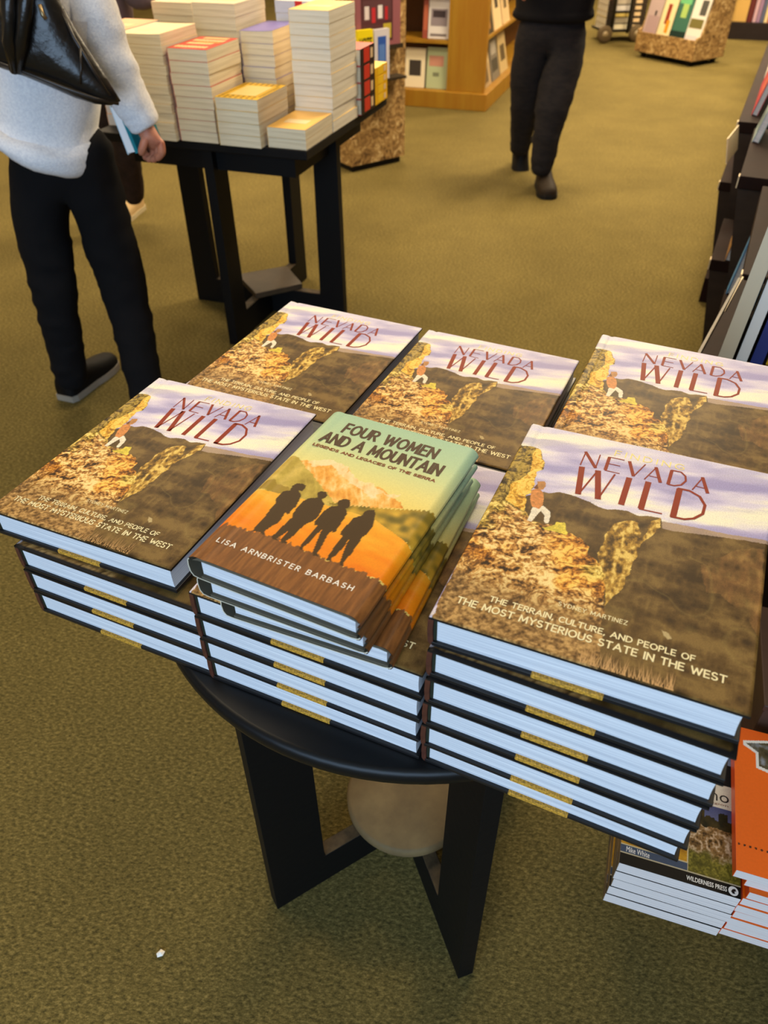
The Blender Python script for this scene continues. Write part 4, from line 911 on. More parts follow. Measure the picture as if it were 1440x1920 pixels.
def pillow(poly, front, back, levels=7):
    """a stuffed shape from an outline in x,z; front and back are y values at its middle and rim"""
    mb = MB(); n = len(poly); cx = sum(p[0] for p in poly) / n; cz = sum(p[1] for p in poly) / n
    for sgn, y0, y1 in ((1, front[0], front[1]), (-1, back[0], back[1])):
        v = []; f = []
        for i in range(levels + 1):
            s = math.cos(math.pi / 2 * i / levels)
            for x, z in poly: v.append((cx + (x - cx) * s, y1 + (y0 - y1) * math.sin(math.pi / 2 * i / levels), cz + (z - cz) * s))
        for i in range(levels):
            for k in range(n): f.append((i*n+k, i*n+(k+1) % n, (i+1)*n+(k+1) % n, (i+1)*n+k))
        mb.add(v, f, 0, True)
    return mb
bag = thing('leather_bag', 'black leather bag slung across the back of the person in pale sweater', 'bag', (0, 0, 0))
bp = [(-0.910, 1.122), (-0.865, 1.217), (-0.767, 1.244), (-0.711, 1.207), (-0.694, 1.155), (-0.679, 1.111), (-0.658, 1.065), (-0.632, 1.012), (-0.608, 0.959), (-0.632, 0.950), (-0.664, 0.953), (-0.708, 0.966), (-0.757, 0.988), (-0.811, 1.011), (-0.860, 1.028), (-0.907, 1.049)]
pillow(bp, (1.945, 1.99), (2.03, 1.99)).build('bag_body', LEATHER, bag)
mb = MB(); mb.tube([(-0.613, 1.985, 0.955), (-0.656, 1.957, 0.972), (-0.716, 1.945, 0.997), (-0.783, 1.950, 1.022), (-0.851, 1.960, 1.044), (-0.901, 1.980, 1.060)], .004)
mb.tube([(-0.698, 1.985, 1.150), (-0.674, 1.962, 1.092), (-0.651, 1.962, 1.035), (-0.626, 1.972, 0.974)], .0035)
mb.tube([(-0.664, 1.957, 1.072), (-0.669, 1.948, 1.033), (-0.679, 1.948, 1.003)], .0025)
mb.build('seam', mat('dark_leather_seam', (40, 32, 26), .35, .5), bag)
mb = MB()
for x0, w in ((16, .018), (38, .016)): mb.tube([(-0.768, 1.935, 1.220) if x0 == 16 else (-0.727, 1.935, 1.219), (-0.786, 1.925, 1.147) if x0 == 16 else (-0.752, 1.925, 1.146), (-0.804, 1.930, 1.088) if x0 == 16 else (-0.779, 1.930, 1.087), (-0.821, 1.955, 1.028) if x0 == 16 else (-0.814, 1.955, 1.028)], [w, w, w * .9, w * .6])
mb.build('strap_loop', LEATHER, bag)
mb = MB(); mb.tube([(-0.774, 1.980, 1.234), (-0.727, 2.020, 1.285), (-0.673, 2.120, 1.312), (-0.680, 2.190, 1.319)], .012); mb.build('shoulder_strap', LEATHER, bag)
mb = MB(); mb.tube([(-0.722, 1.938, 1.156), (-0.721, 1.937, 1.137), (-0.716, 1.938, 1.129)], .004); mb.build('zip_pull', mat('brass_pull', (150, 128, 92), .3, .5, metal=.8), bag)

# slim book in the shopper's hand
hb = thing('slim_book', 'slim teal book hanging from the hand of the person in pale sweater', 'book', (0, 0, 0))
A0, A1, A2, A3 = Vector((-0.692, 2.170, 0.906)), Vector((-0.672, 2.165, 0.910)), Vector((-0.647, 2.165, 0.802)), Vector((-0.672, 2.170, 0.797))
dp = Vector((.035, .105, .01))
mb = MB(); mb.hexa([A3, A3.lerp(A2, .8), A3.lerp(A2, .8) + dp, A3 + dp, A0, A0.lerp(A1, .8), A0.lerp(A1, .8) + dp, A0 + dp]); mb.build('page_block', mat('white_paper', (240, 240, 240), .7, .2), hb)
e = (A1 - A0) * .25; up_ = (A0 - A3).normalized() * .004
mb = MB(); mb.hexa([A2 - e - up_ , A2 + e * .9 - up_, A2 + e * .9 + dp * 1.05 - up_, A2 - e + dp * 1.05 - up_, A1 - e + up_, A1 + e * .9 + up_, A1 + e * .9 + dp * 1.05 + up_, A1 - e + dp * 1.05 + up_]); mb.build('cover', mat('teal_cover', (20, 126, 138), .4, .4), hb)
mb = MB(); mb.hexa([A3 - e * .5 - up_, A3 - up_, A3 + dp - up_, A3 - e * .5 + dp - up_, A0 - e * .5 + up_, A0 + up_, A0 + dp + up_, A0 - e * .5 + dp + up_]); mb.build('back_cover', mat('pale_blue_cover', (196, 216, 226), .4, .4), hb)

def figure(name, label, J, trouser_m, top_m, shoes, hair_c, top_r=.17, wr=.012, hairdir=0.0):
    """a whole clothed person; J holds joint positions"""
    t = thing(name, label, 'person', (0, 0, 0))
    pel = Vector(J['pel']); up = Vector((0, 0, 1)); side = Vector(J['side']); fwd = Vector(J['fwd'])
    ch = pel + up * .40; nk = pel + up * .62; hd = pel + up * .76
    B = {'pel': (tuple(pel), .07), 'chest': (tuple(ch), .08), 'neck': (tuple(nk), .05), 'jaw': (tuple(nk + up * .07 + fwd * .02), .062), 'skull': (tuple(hd), .088), 'crown': (tuple(hd + up * .06), .06), 'nose': (tuple(nk + up * .1 + fwd * .10), .012)}
    ed = [('pel', 'chest'), ('chest', 'neck'), ('neck', 'jaw'), ('jaw', 'skull'), ('skull', 'crown'), ('jaw', 'nose')]
    T = {'hem': (tuple(pel + up * J.get('hem', .06)), (top_r, top_r * .8)), 'wst': (tuple(pel + up * .22), (top_r * .95, top_r * .75)), 'chest': (tuple(ch), (top_r, top_r * .8)), 'col': (tuple(nk - up * .05), .08), 'col2': (tuple(nk), .065)}
    te = [('hem', 'wst'), ('wst', 'chest'), ('chest', 'col'), ('col', 'col2')]
    for s, sg in (('L', -1), ('R', 1)):
        sh = ch + side * sg * .17 + up * .09; el = sh + side * sg * .03 - up * .25 + fwd * .02; wr_ = el + up * .04 + fwd * .21
        B['sh' + s] = (tuple(sh), .03); B['el' + s] = (tuple(el), .04); B['wr' + s] = (tuple(wr_), .027); B['pm' + s] = (tuple(wr_ - up * .06 + fwd * .02), .027)
        ed += [('chest', 'sh' + s), ('sh' + s, 'el' + s), ('el' + s, 'wr' + s), ('wr' + s, 'pm' + s)]
        T['sh' + s] = (tuple(sh), .075); T['el' + s] = (tuple(el), .062); T['wr' + s] = (tuple(wr_), .043)
        te += [('chest', 'sh' + s), ('sh' + s, 'el' + s), ('el' + s, 'wr' + s)]
        for k in range(4):
            for j in range(3):
                key = 'f%s%d%d' % (s, k, j)
                B[key] = (tuple(Vector(B['pm' + s][0]) + fwd * (-.024 + .017 * k) - up * (.04 + .025 * j) + fwd * .006 * j), .0085)
                ed.append(('pm' + s if j == 0 else 'f%s%d%d' % (s, k, j - 1), key))
        B['t' + s] = (tuple(Vector(B['pm' + s][0]) + fwd * .04 - up * .02), .010); ed.append(('pm' + s, 't' + s))
        for a, r in (('hip', .07), ('kn', .05), ('an', .036)): B[a + s] = (J[a + s][0], r)
        ed += [('pel', 'hip' + s), ('hip' + s, 'kn' + s), ('kn' + s, 'an' + s)]
    skin_mesh('body', B, ed, SKIN, t, 2, 'pel')
    skin_mesh('jacket', T, te, top_m, t, 2, 'wst', .008, 8, 3)
    skin_mesh('hair', {'a': (tuple(hd + up * .03 - fwd * .015), .094), 'b': (tuple(hd - up * .03 - fwd * .03), .08)}, [('a', 'b')], mat('hair_' + name, hair_c, .6, .3), t)
    Q = {'pel': (tuple(pel), J.get('pr', .12)), 'wst': (tuple(pel + up * .13), J.get('pr', .12) * .95)}; qe = [('wst', 'pel')]
    for s in 'LR':
        h, k_, a_ = (Vector(J[x + s][0]) for x in ('hip', 'kn', 'an'))
        Q['hip' + s] = (tuple(h), J['hip' + s][1]); Q['th' + s] = (tuple(h.lerp(k_, .5)), (J['hip' + s][1] + J['kn' + s][1]) / 2); Q['kn' + s] = (tuple(k_), J['kn' + s][1]); Q['ca' + s] = (tuple(k_.lerp(a_, .5)), (J['kn' + s][1] * .55 + J['an' + s][1] * .45)); Q['an' + s] = (tuple(a_), J['an' + s][1])
        qe += [('pel', 'hip' + s), ('hip' + s, 'th' + s), ('th' + s, 'kn' + s), ('kn' + s, 'ca' + s), ('ca' + s, 'an' + s)]
    skin_mesh('trousers', Q, qe, trouser_m, t, 3, 'pel', wr, 9, 6, 12)
    for a in shoes: shoe(t, *a)
    return t
BROWNSHOE = mat('dark_brown_boot', (44, 35, 26), .65, .15); BLACKSOLE = mat('black_shoe_sole', (22, 20, 18), .7, .3)
figure('person', 'person walking forward in charcoal jeans and black jacket, cropped above the hips',
  dict(pel=(0.866, 4.520, 0.761), side=(-1, 0, 0), fwd=(0, -1, 0), hem=.0, pr=.19,
       hipR=((0.779, 4.520, 0.685), .150), knR=((0.778, 4.580, 0.385), .083), anR=((0.810, 4.780, 0.079), .062),
       hipL=((0.951, 4.500, 0.673), .152), knL=((0.876, 4.360, 0.364), .088), anL=((0.872, 4.380, 0.072), .062)),
  JEANS, mat('black_jacket', (22, 20, 21), .85, .15), [((0.903, 4.477, 0.000), math.radians(-92), .27, .105, BROWNSHOE, BLACKSOLE, 0.0, .10), ((0.824, 4.860, 0.117), math.radians(-92), .26, .105, mat('black_boot', (22, 19, 18), .6, .15), BLACKSOLE, 1.0, .09)], (60, 50, 42), .265, .016)
figure('person', 'person in dark brown trousers and tan shoe, mostly hidden behind the pale sweater',
  dict(pel=(-1.146, 3.750, 0.732), side=(.8, -.6, 0), fwd=(.6, .8, 0), hem=.06,
       hipR=((-1.128, 3.720, 0.657), .09), knR=((-1.153, 3.720, 0.398), .066), anR=((-1.226, 3.900, 0.109), .056),
       hipL=((-1.202, 3.780, 0.645), .09), knL=((-1.299, 3.850, 0.365), .062), anL=((-1.385, 3.900, 0.130), .052)),
  mat('dark_brown_trousers', (58, 44, 36), .9, .1, noise=(20, (44, 34, 28), (1, 1, 1))), mat('mauve_grey_jacket', (116, 100, 104), .85, .15),
  [((-1.275, 4.132, 0.000), math.radians(-104), .24, .10, mat('tan_shoe', (178, 150, 104), .6, .2), mat('pale_shoe_sole', (190, 176, 140), .7, .2), 0.0, .085), ((-1.462, 4.023, 0.000), math.radians(62), .26, .095, MATS['tan_shoe'], MATS['pale_shoe_sole'])], (90, 70, 50), .16)
# ------------------------------------------------------------------ marbled cardboard displays
def marble_mat():
    m = bpy.data.materials.new('marbled_cardboard'); m.use_nodes = True
    nt = m.node_tree; b = nt.nodes['Principled BSDF']
    tc = nt.nodes.new('ShaderNodeTexCoord')
    n = nt.nodes.new('ShaderNodeTexNoise'); n.inputs['Scale'].default_value = 24; n.inputs['Detail'].default_value = 7
    n.inputs['Roughness'].default_value = 0.72; n.inputs['Distortion'].default_value = 1.4
    nt.links.new(tc.outputs['Object'], n.inputs['Vector'])
    r = nt.nodes.new('ShaderNodeValToRGB'); e = r.color_ramp.elements
    e[0].position = .34; e[0].color = rgba((70, 48, 24)); e[1].position = .66; e[1].color = rgba((226, 200, 146))
    x = e.new(.46); x.color = rgba((138, 104, 58)); x = e.new(.56); x.color = rgba((182, 146, 88))
    nt.links.new(n.outputs['Fac'], r.inputs[0]); nt.links.new(r.outputs[0], b.inputs['Base Color'])
    b.inputs['Roughness'].default_value = .6
    return m
MARBLE = marble_mat()
def simple_book(name, label, w, h, t, M, cover, edge=None, group=None, bands=(), cat='book', cover_key=None):
    """a closed book standing: local x width, z height, y thickness, cover facing -y; M places it"""
    r = thing(name, label, cat, (0, 0, 0), 0, group); r.matrix_world = M
    mb = MB(); mb.box(.002, w - .003, .0022, t - .0022, .003, h - .003); mb.build('page_block', edge or CREAM_W, r)
    mb = MB(); cm = [mat('cover_%d_%d_%d' % tuple(cover), cover, .4, .4)]
    mb.box(0, w, 0, .002, 0, h); mb.box(0, w, t - .002, t, 0, h); mb.box(-.0012, .0008, 0, t, 0, h)
    for k, (x0, x1, z0, z1, c) in enumerate(bands):
        key = 'ink_%d_%d_%d' % tuple(c)
        mm = mat(key, c, .4, .4)
        if mm not in cm: cm.append(mm)
        mb.box(w * x0, w * x1, -.0006 - .0001 * k, .001, h * z0, h * z1, cm.index(mm))
    mb.build('cover', cm, r); return r
def place(origin, ang, a, b, z, lean=0.0, yaw=0.0):
    """frame at a along, b back from an origin turned by ang; lean tips the top backwards"""
    return Matrix.Translation(Vector(origin)) @ Matrix.Rotation(ang, 4, 'Z') @ Matrix.Translation((a, b, z)) @ Matrix.Rotation(yaw, 4, 'Z') @ Matrix.Rotation(-lean, 4, 'X')

# tiered display behind the square table: P2 front corner, side faces the camera
O1 = Vector((-.172, 4.699, 0)); d1 = Vector((.308, .223, 0)).normalized(); w1_ = Vector((-.366, .93, 0)).normalized(); 
A1_ = math.atan2(d1.y, d1.x)
disp = thing('cardboard_display', 'tan marbled cardboard display standing behind the square paperback table', 'display', tuple(O1), A1_)
prof = [(0, .035), (0, .185), (.03, .20), (.03, 1.45), (.385, 1.45), (.385, .035)]
mb = MB(); mb.prism(prof, 'y', 0, .012); mb.prism(prof, 'y', .275, .287); mb.build('side_panel', MARBLE, disp)
mb = MB(); mb.box(0, .012, .012, .275, .035, .185); mb.build('bin_front', MARBLE, disp)
mb = MB(); mb.box(.045, .315, .012, .275, .335, .346); mb.box(.005, .315, .012, .275, .06, .07); mb.build('tray', mat('dark_tray_edge', (52, 42, 28), .7, .2), disp)
mb = MB(); mb.box(.315, .385, .012, .275, .035, 1.45); mb.build('back_panel', MARBLE, disp)
mb = MB(); mb.box(.02, .365, .02, .265, 0, .035); mb.build('plinth', mat('black_plinth', (16, 15, 14), .6, .3), disp)
def lay(origin, ang, a, b, z, w, d, t, name, label, group, cover, pages, spine):
    r = thing(name, label, 'book', (0, 0, 0), 0, group); r.matrix_world = Matrix.Translation(origin) @ Matrix.Rotation(ang, 4, 'Z') @ Matrix.Translation((a, b, z))
    mb = MB(); mb.box(.002, w - .002, .001, d - .001, .001, t - .001); mb.build('page_block', pages, r)
    mb = MB(); mb.box(0, w, -.001, .001, 0, t, 0); mb.box(0, w, 0, d, t - .0015, t, 1); mb.box(0, w, 0, d, 0, .0015, 1); mb.box(w * .22, w * .62, -.0016, -.0009, t * .1, t * .95, 2)
    mb.box(w * .7, w * .86, -.0016, -.0009, t * .2, t * .8, 3)
    mb.build('cover', [mat('cover_spine_%d' % spine[0], spine, .4, .4), mat('cover_top_%d_%d' % (cover[0], cover[1]), cover, .4, .4), mat('spine_panel_%d_%d' % (cover[0], cover[2]), cover, .4, .4), mat('pale_spine_mark', (226, 196, 150), .4, .4)], r)
    return r
for k in range(4): lay(CT + UX * .383 + VX * .075, AXIS + math.pi / 2, 0, 0, ZR + .0005 + k * .049, .135, .16, .048, 'red_hardcover', ordinal(3 - k, 4) + ' thick red and black hardcover behind the tallest cream stack', 'red hardcovers on the square table', (206, 52, 34), CREAM, (38, 22, 18))
for k in range(4): lay(CT + UX * .380 + VX * .222, AXIS + math.pi / 2, 0, 0, ZR + .0005 + k * .029, .13, .16, .028, 'yellow_paperback', ordinal(3 - k, 4) + ' yellow paperback at the far right table corner', 'yellow paperbacks on the square table', (240, 196, 30), mat('yellow_pages', (236, 200, 90), .7, .2), (230, 178, 12))
simple_book('green_book', 'green book standing in the lower bin of the marbled display', .10, .15, .03, place(O1, A1_ - math.pi / 2, -.13, .02, .07, .1), (62, 84, 58), None, None, [(.2, .8, .5, .75, (150, 160, 140))])
simple_book('pale_book', 'slim pale book at the corner of the lower bin of the display', .035, .13, .025, place(O1, A1_, .022, .014, .07), (222, 208, 186))
mb = MB(); mb.box(.03, .33, -.052, .0, .612, .632); mb.box(.03, .33, -.085, .0, .468, .480); mb.build('upper_tray', MATS['dark_tray_edge'], disp)
big = place(O1, A1_, .025, -.050, .633, .0)
simple_book('boxed_calendar', 'mauve picture box with crowd scene at the top of the marbled display', .285, .42, .045, big, (150, 92, 98), mat('mauve_box_edge', (176, 120, 124), .5, .3), None,
   [(.1, .82, .05, .98, (84, 48, 52)), (.14, .78, .66, .74, (226, 232, 236)), (.14, .78, .56, .63, (20, 20, 20)), (.14, .78, .28, .5, (96, 62, 66)), (.18, .28, .3, .44, (226, 214, 214)), (.34, .42, .26, .42, (196, 50, 56)), (.48, .58, .3, .44, (232, 226, 226)), (.64, .7, .28, .42, (190, 44, 50)), (.6, .78, .08, .24, (190, 170, 60)), (.16, .36, .08, .2, (60, 62, 110))], 'box')
vb = simple_book('vote_book', 'yellow paperback reading VOTE standing before the mauve picture box', .098, .24, .02, place(O1, A1_, .010, -.080, .4805, .0), (244, 222, 26))
mb = MB(); put_text(mb, 'VOTE', .008, .160, .082, .045, 0, 0, .02); put_text(mb, 'FOR', .03, .112, .05, .035, 0, 0, .02)
mb.v = [(x, -.0012, y) for x, y, z in mb.v]; mb.build('cover_lettering', mat('black_ink', (24, 22, 22), .4, .4), vb)
simple_book('blue_book', 'pale paperback with blue oval standing beside the yellow VOTE book', .098, .235, .02, place(O1, A1_, .116, -.080, .4805, .0), (216, 212, 220), None, None, [(.22, .78, .12, .86, (52, 92, 180)), (.3, .7, .3, .7, (92, 132, 206))])

# wheeled display far right
O2 = Vector((2.357, 8.19, 0)); f2 = Vector((.365, -.554, 0)).normalized(); A2_ = math.atan2(f2.y, f2.x); W2 = .663
disp2 = thing('cardboard_display', 'tan marbled cardboard display of picture books at the far right', 'display', tuple(O2), A2_)
prof = [(0, .045), (0, .215), (.05, .225), (.20, .62), (.27, 1.35), (.42, 1.35), (.42, .045)]
mb = MB(); mb.prism(prof, 'x', W2 - .014, W2); mb.prism(prof, 'x', 0, .014); mb.build('side_panel', MARBLE, disp2)
mb = MB(); mb.box(.014, W2 - .014, 0, .012, .045, .2); mb.build('bin_front', MARBLE, disp2)
mb = MB(); mb.hexa([(.014, .10, .06), (W2 - .014, .10, .06), (W2 - .014, .12, .06), (.014, .12, .06), (.014, .26, 1.3), (W2 - .014, .26, 1.3), (W2 - .014, .28, 1.3), (.014, .28, 1.3)]); mb.box(.014, W2 - .014, .012, .40, .045, .06); mb.build('back_panel', MARBLE, disp2)
for x, y in ((.05, .04), (W2 - .09, .04), (.05, .36), (W2 - .09, .36)):
    mb = MB(); mb.box(x, x + .04, y, y + .03, 0, .045); mb.build('caster', mat('black_plinth', (16, 15, 14), .6, .3), disp2)
mb = MB(); mb.box(.03, W2 - .03, .03, .39, .028, .045); mb.build('base_board', MATS['black_plinth'], disp2)
for a, w, h, c, bands, lab in ((.02, .165, .44, (190, 168, 164), [(.1, .9, .05, .3, (176, 150, 150)), (.5, .62, .3, .36, (60, 50, 50))], 'mauve picture book leaning at the left of the far marbled display'),
     (.172, .165, .40, (236, 220, 168), [(.2, .8, .74, .8, (60, 50, 44)), (.3, .7, .64, .69, (70, 60, 50)), (.36, .6, .25, .5, (150, 60, 40)), (.5, .72, .14, .3, (220, 150, 40))], 'cream picture book with red bird on the far marbled display'),
     (.325, .17, .42, (64, 110, 92), [(0, 1, .78, 1, (84, 70, 78)), (.1, .8, .5, .72, (112, 190, 130)), (.35, .7, .34, .5, (170, 200, 110)), (0, 1, 0, .18, (30, 52, 46))], 'green aurora picture book on the far marbled display'),
     (.488, .165, .46, (228, 222, 210), [(.1, .9, .55, .72, (120, 116, 104)), (.1, .92, .22, .32, (118, 110, 60)), (.5, .9, .36, .52, (86, 84, 78)), (.05, .5, .84, .9, (30, 28, 28)), (.45, .62, .86, .96, (196, 80, 40)), (.05, .8, .04, .14, (216, 206, 204))], 'white picture book with pale horse at the right of the far display')):
    simple_book('picture_book', lab, w, h * 1.5, .014, place(O2, A2_, a, .030, .13, .20), c, None, 'picture books on the far display', bands)

# ------------------------------------------------------------------ oak bookcase
OAK = mat('honey_oak', (158, 119, 34), .5, .25, noise=(7, (146, 100, 24), (1, 1, .12)))
O3 = Vector((.759, 6.123, 0))
AO = math.pi + AXIS       # local x runs left along the front, local y runs towards the camera side when mirrored
def oak_pt(x, y): return tuple(O3 - UX * x + VX * y)
oak = thing('oak_bookcase', 'honey oak bookcase with a wide corner post in the background', 'bookcase', tuple(O3), AXIS)
# here local -x runs left and +y runs away
mb = MB(); mb.box(-1.4, 0, 0, 3.2, 0, .112); mb.build('plinth', OAK, oak, .004)
mb = MB(); mb.box(-.29, -.03, .035, .075, .112, 2.1); mb.build('corner_post', OAK, oak, .003)
for z in (.405, .70, 1.0):
    mb = MB(); mb.box(-1.4, -.29, .04, .36, z, z + .022); mb.build('shelf', OAK, oak)
    mb = MB(); mb.box(-.27, -.035, .08, 3.1, z + .03, z + .05); mb.build('shelf', OAK, oak)
mb = MB(); mb.box(-1.4, -.29, .36, .38, .112, 2.1); mb.box(-.29, -.27, .076, 3.1, .112, 2.1); mb.build('back_board', mat('dark_oak_back', (96, 60, 24), .6, .3), oak)
mb = MB(); mb.box(-.31, -.29, .036, .36, .112, 2.1); mb.build('end_panel', OAK, oak)
G = [((178, 190, 150), [(.1, .8, .55, .8, (196, 140, 120)), (.3, .6, .3, .4, (120, 126, 100))], 'green pictured book on the lower left oak shelf', -.475, .114, .155, .26),
     ((226, 206, 196), [(.2, .8, .2, .9, (206, 180, 170))], 'pale narrow book beside the oak post on the lower shelf', -.325, .114, .03, .25),
     ((216, 212, 212), [(.1, .9, .3, .7, (140, 130, 138)), (.2, .8, .5, .66, (60, 50, 56)), (.1, .9, .06, .12, (120, 110, 112))], 'grey book with a dark figure on the second oak shelf', -.47, .43, .150, .255),
     ((150, 74, 60), [(.1, .9, .2, .8, (176, 96, 70))], 'red spined book beside the grey figure book on the oak shelf', -.51, .43, .035, .25),
     ((232, 220, 190), [(.2, .8, .3, .7, (60, 54, 50))], 'cream book on the oak shelf left of the green pictured book', -.64, .114, .15, .25)]
for c, bands, lab, x, z, w, h in G:
    simple_book('shelved_book', lab, w, h, .025, place(O3, AXIS, x, .07, z, .1), c, None, 'books on the front oak shelves', bands)
SD = [(.12, .114, .19, .30, (28, 24, 22), [(.1, .9, .1, .9, (40, 34, 30))], 'black book standing at the near end of the lower side oak shelf'),
      (.16, .114, .22, .29, (176, 150, 112), [(.1, .5, .1, .6, (120, 94, 64)), (.4, .9, .5, .9, (206, 184, 140))], 'tan pictured book on the lower side oak shelf'),
      (.42, .114, .24, .28, (120, 112, 100), [(.1, .9, .2, .5, (70, 66, 60)), (.2, .8, .6, .9, (170, 162, 150))], 'grey pictured book beside the tan one on the side oak shelf'),
      (.70, .114, .26, .27, (196, 170, 120), [(.2, .8, .3, .7, (90, 74, 50))], 'buff book further along the lower side oak shelf'),
      (.12, .455, .20, .32, (52, 44, 32), [(.2, .8, .4, .9, (170, 160, 140)), (.3, .6, .1, .3, (170, 120, 60))], 'dark book with pale lettering on the upper side oak shelf'),
      (.36, .455, .24, .32, (226, 200, 150), [(.3, .7, .4, .6, (60, 50, 40))], 'cream pictured book on the upper side oak shelf'),
      (.64, .455, .24, .32, (222, 190, 140), [(.3, .7, .3, .6, (110, 90, 60))], 'sand coloured book further back on the upper side oak shelf')]
for y, z, w, h, c, bands, lab in SD:
    M = Matrix.Translation(O3) @ Matrix.Rotation(AXIS, 4, 'Z') @ Matrix.Translation((-.05, y, z)) @ Matrix.Rotation(math.pi / 2, 4, 'Z') @ Matrix.Rotation(-.22, 4, 'X')
    simple_book('shelved_book', lab, w, h, .022, M, c, None, 'books on the side oak shelves', bands)

# ------------------------------------------------------------------ hand truck with cartons of magazines
O4 = Vector((2.20, 8.86, 0))
tr = thing('hand_truck', 'black hand truck with wheels parked by the far aisle', 'hand truck', tuple(O4), math.radians(8))
BM = mat('black_metal', (34, 30, 24), .4, .5)
for x in (.03, .36):
    mb = MB(); mb.lathe([(.03, -.02), (.07, -.02), (.075, -.012), (.075, .012), (.07, .02), (.03, .02)], 24)
    mb.v = [(x + p[0] * 0 + p[2], p[1], .076 + p[0]) if False else (x + p[0], p[2], .076 + p[1]) for p in mb.v]
    w_ = mb.build('wheel', mat('grey_tyre', (92, 76, 50), .7, .3), tr)
    mb = MB(); mb.lathe([(.001, -.022), (.03, -.022), (.03, .022), (.001, .022)], 16); mb.v = [(x + p[0], p[2], .076 + p[1]) for p in mb.v]; mb.build('hub', mat('pale_hub', (150, 132, 96), .4, .5), w_)
mb = MB(); mb.box(.02, .46, .03, .36, .085, .105); mb.build('toe_plate', BM, tr)
for x in (.09, .26):
    mb = MB(); mb.tube([(x, .0, .08), (x, .0, .6), (x, .02, 1.2)], .014); mb.build('rail', BM, tr)
mb = MB()
for z in (.25, .5): mb.box(.08, .27, -.01, .01, z, z + .02)
mb.build('cross_bar', BM, tr)
for k in range(9):
    c = [(232, 222, 190), (206, 196, 170), (240, 214, 120), (222, 216, 206), (190, 180, 160)][k % 5]
    lay(O4, math.radians(8), .04, .04, .106 + k * .052, .40, .28, .050, 'magazine_bundle', ordinal(8 - k, 9) + ' magazine bundle stacked on the hand truck', 'magazine bundles on the hand truck', c, CREAM_W, (50 + k, 44, 36))

# ------------------------------------------------------------------ dark shelf at the far end
O5 = Vector((3.50, 9.06, 0))
DARKW = mat('dark_espresso_wood', (40, 32, 30), .6, .2, noise=(8, (36, 28, 26), (1, 1, 5)))
fs = thing('dark_bookcase', 'dark bookcase across the far end of the carpet at top right', 'bookcase', tuple(O5), AXIS)
mb = MB(); mb.box(0, 1.6, 0, .34, 0, .12); mb.build('plinth', DARKW, fs)
mb = MB(); mb.box(0, 1.6, 0, .34, .12, .145); mb.build('shelf', DARKW, fs)
mb = MB(); mb.box(0, 1.6, 0, .34, .45, .475); mb.build('shelf', DARKW, fs)
mb = MB(); mb.box(-.02, 0, 0, .34, 0, 1.4); mb.build('end_panel', DARKW, fs)
mb = MB(); mb.box(0, 1.6, .32, .34, .12, 1.4); mb.build('back_board', DARKW, fs)
xx = .01
for k, (w, h, c, lab) in enumerate(((.16, .24, (206, 166, 92), 'wide tan book at the left of the far dark shelf'), (.05, .23, (96, 40, 34), 'maroon book on the far dark shelf'), (.03, .2, (196, 160, 170), 'pink spine on the far dark shelf'), (.03, .22, (150, 120, 150), 'mauve spine on the far dark shelf'), (.03, .21, (90, 96, 120), 'slate blue spine on the far dark shelf'), (.03, .21, (220, 200, 150), 'cream spine on the far dark shelf'), (.05, .2, (200, 60, 60), 'bright red book on the far dark shelf'), (.06, .24, (210, 196, 170), 'buff book at the right of the far dark shelf'))):
    simple_book('shelved_book', lab, w, h, .16, place(O5, AXIS, xx, .06, .146), c, None, 'books on the far dark shelf'); xx += w + .006

# ------------------------------------------------------------------ dark tiered shelving along the right aisle
def sw(s, w, z=0.0): return UX * w + VX * s + Vector((0, 0, z))
TAGM = mat('cream_shelf_tag', (236, 212, 170), .5, .3); PANEL = mat('grey_brown_end_panel', (62, 50, 41), .6, .15, noise=(6, (53, 43, 36), (1, 1, 3)))
LEDGE = mat('dark_brown_ledge', (38, 22, 17), .7, .1, noise=(10, (31, 18, 14), (1, 1, 1)))
SAW = math.radians(-5.2)                        # each section is turned a little, like saw teeth
SEG = [('nearest', 1.25, 1.735, math.radians(-11)), ('second', 1.755, 2.40, SAW), ('third', 2.47, 3.03, SAW), ('farthest', 3.10, 8.7, SAW)]
units = []
# (segment, [upper books], [lower books]) : start, width, height, cover, bands, label
for nm, s0, s1, dr in SEG:
    L = s1 - s0
    lab = {'nearest': 'nearest section of the dark tiered shelving on the right aisle', 'second': 'second nearest section of the dark tiered shelving on the right aisle',
           'third': 'third section of the dark tiered shelving on the right aisle', 'farthest': 'long farthest section of the dark tiered shelving on the right aisle'}[nm]
    org = sw(s0, .2 if nm != 'nearest' else .104)
    t = thing('tiered_shelf', lab, 'shelf', tuple(org), AXIS + dr)
    mb = MB(); mb.box(.035, .55, .12, L, 0, .10); mb.build('plinth', LEDGE, t)
    for z, w0, y0 in ((.40, -.010, .15 if nm != 'farthest' else .36), (.70, .007, 0)):
        mb = MB(); mb.box(w0, .55, y0, L, z - .035, z); mb.build('shelf', LEDGE, t, .002)
        mb = MB(); mb.prism([(w0 + .004, z - .036), (.24, z - .036), (.24, z - .29), (w0 + .045, z - .29)], 'y', y0 + .004, y0 + .020); mb.build('end_bracket', PANEL, t)
        mb = MB(); mb.box(w0 - .003, w0 + .004, y0 + .002, y0 + .03, z - .034, z - .002); mb.build('shelf_tag', TAGM, t)
    if nm == 'nearest':
        mb = MB(); mb.box(.001, .006, .0, L, .60, .702); mb.build('shelf_lip', mat('window_lit_lip', (122, 114, 102), .5, .25), t)  # grey of the lip is window light put into its colour
    mb = MB(); mb.box(.40, .55, .0, L, .10, 1.05); mb.build('back_board', LEDGE, t)
    units.append(t)
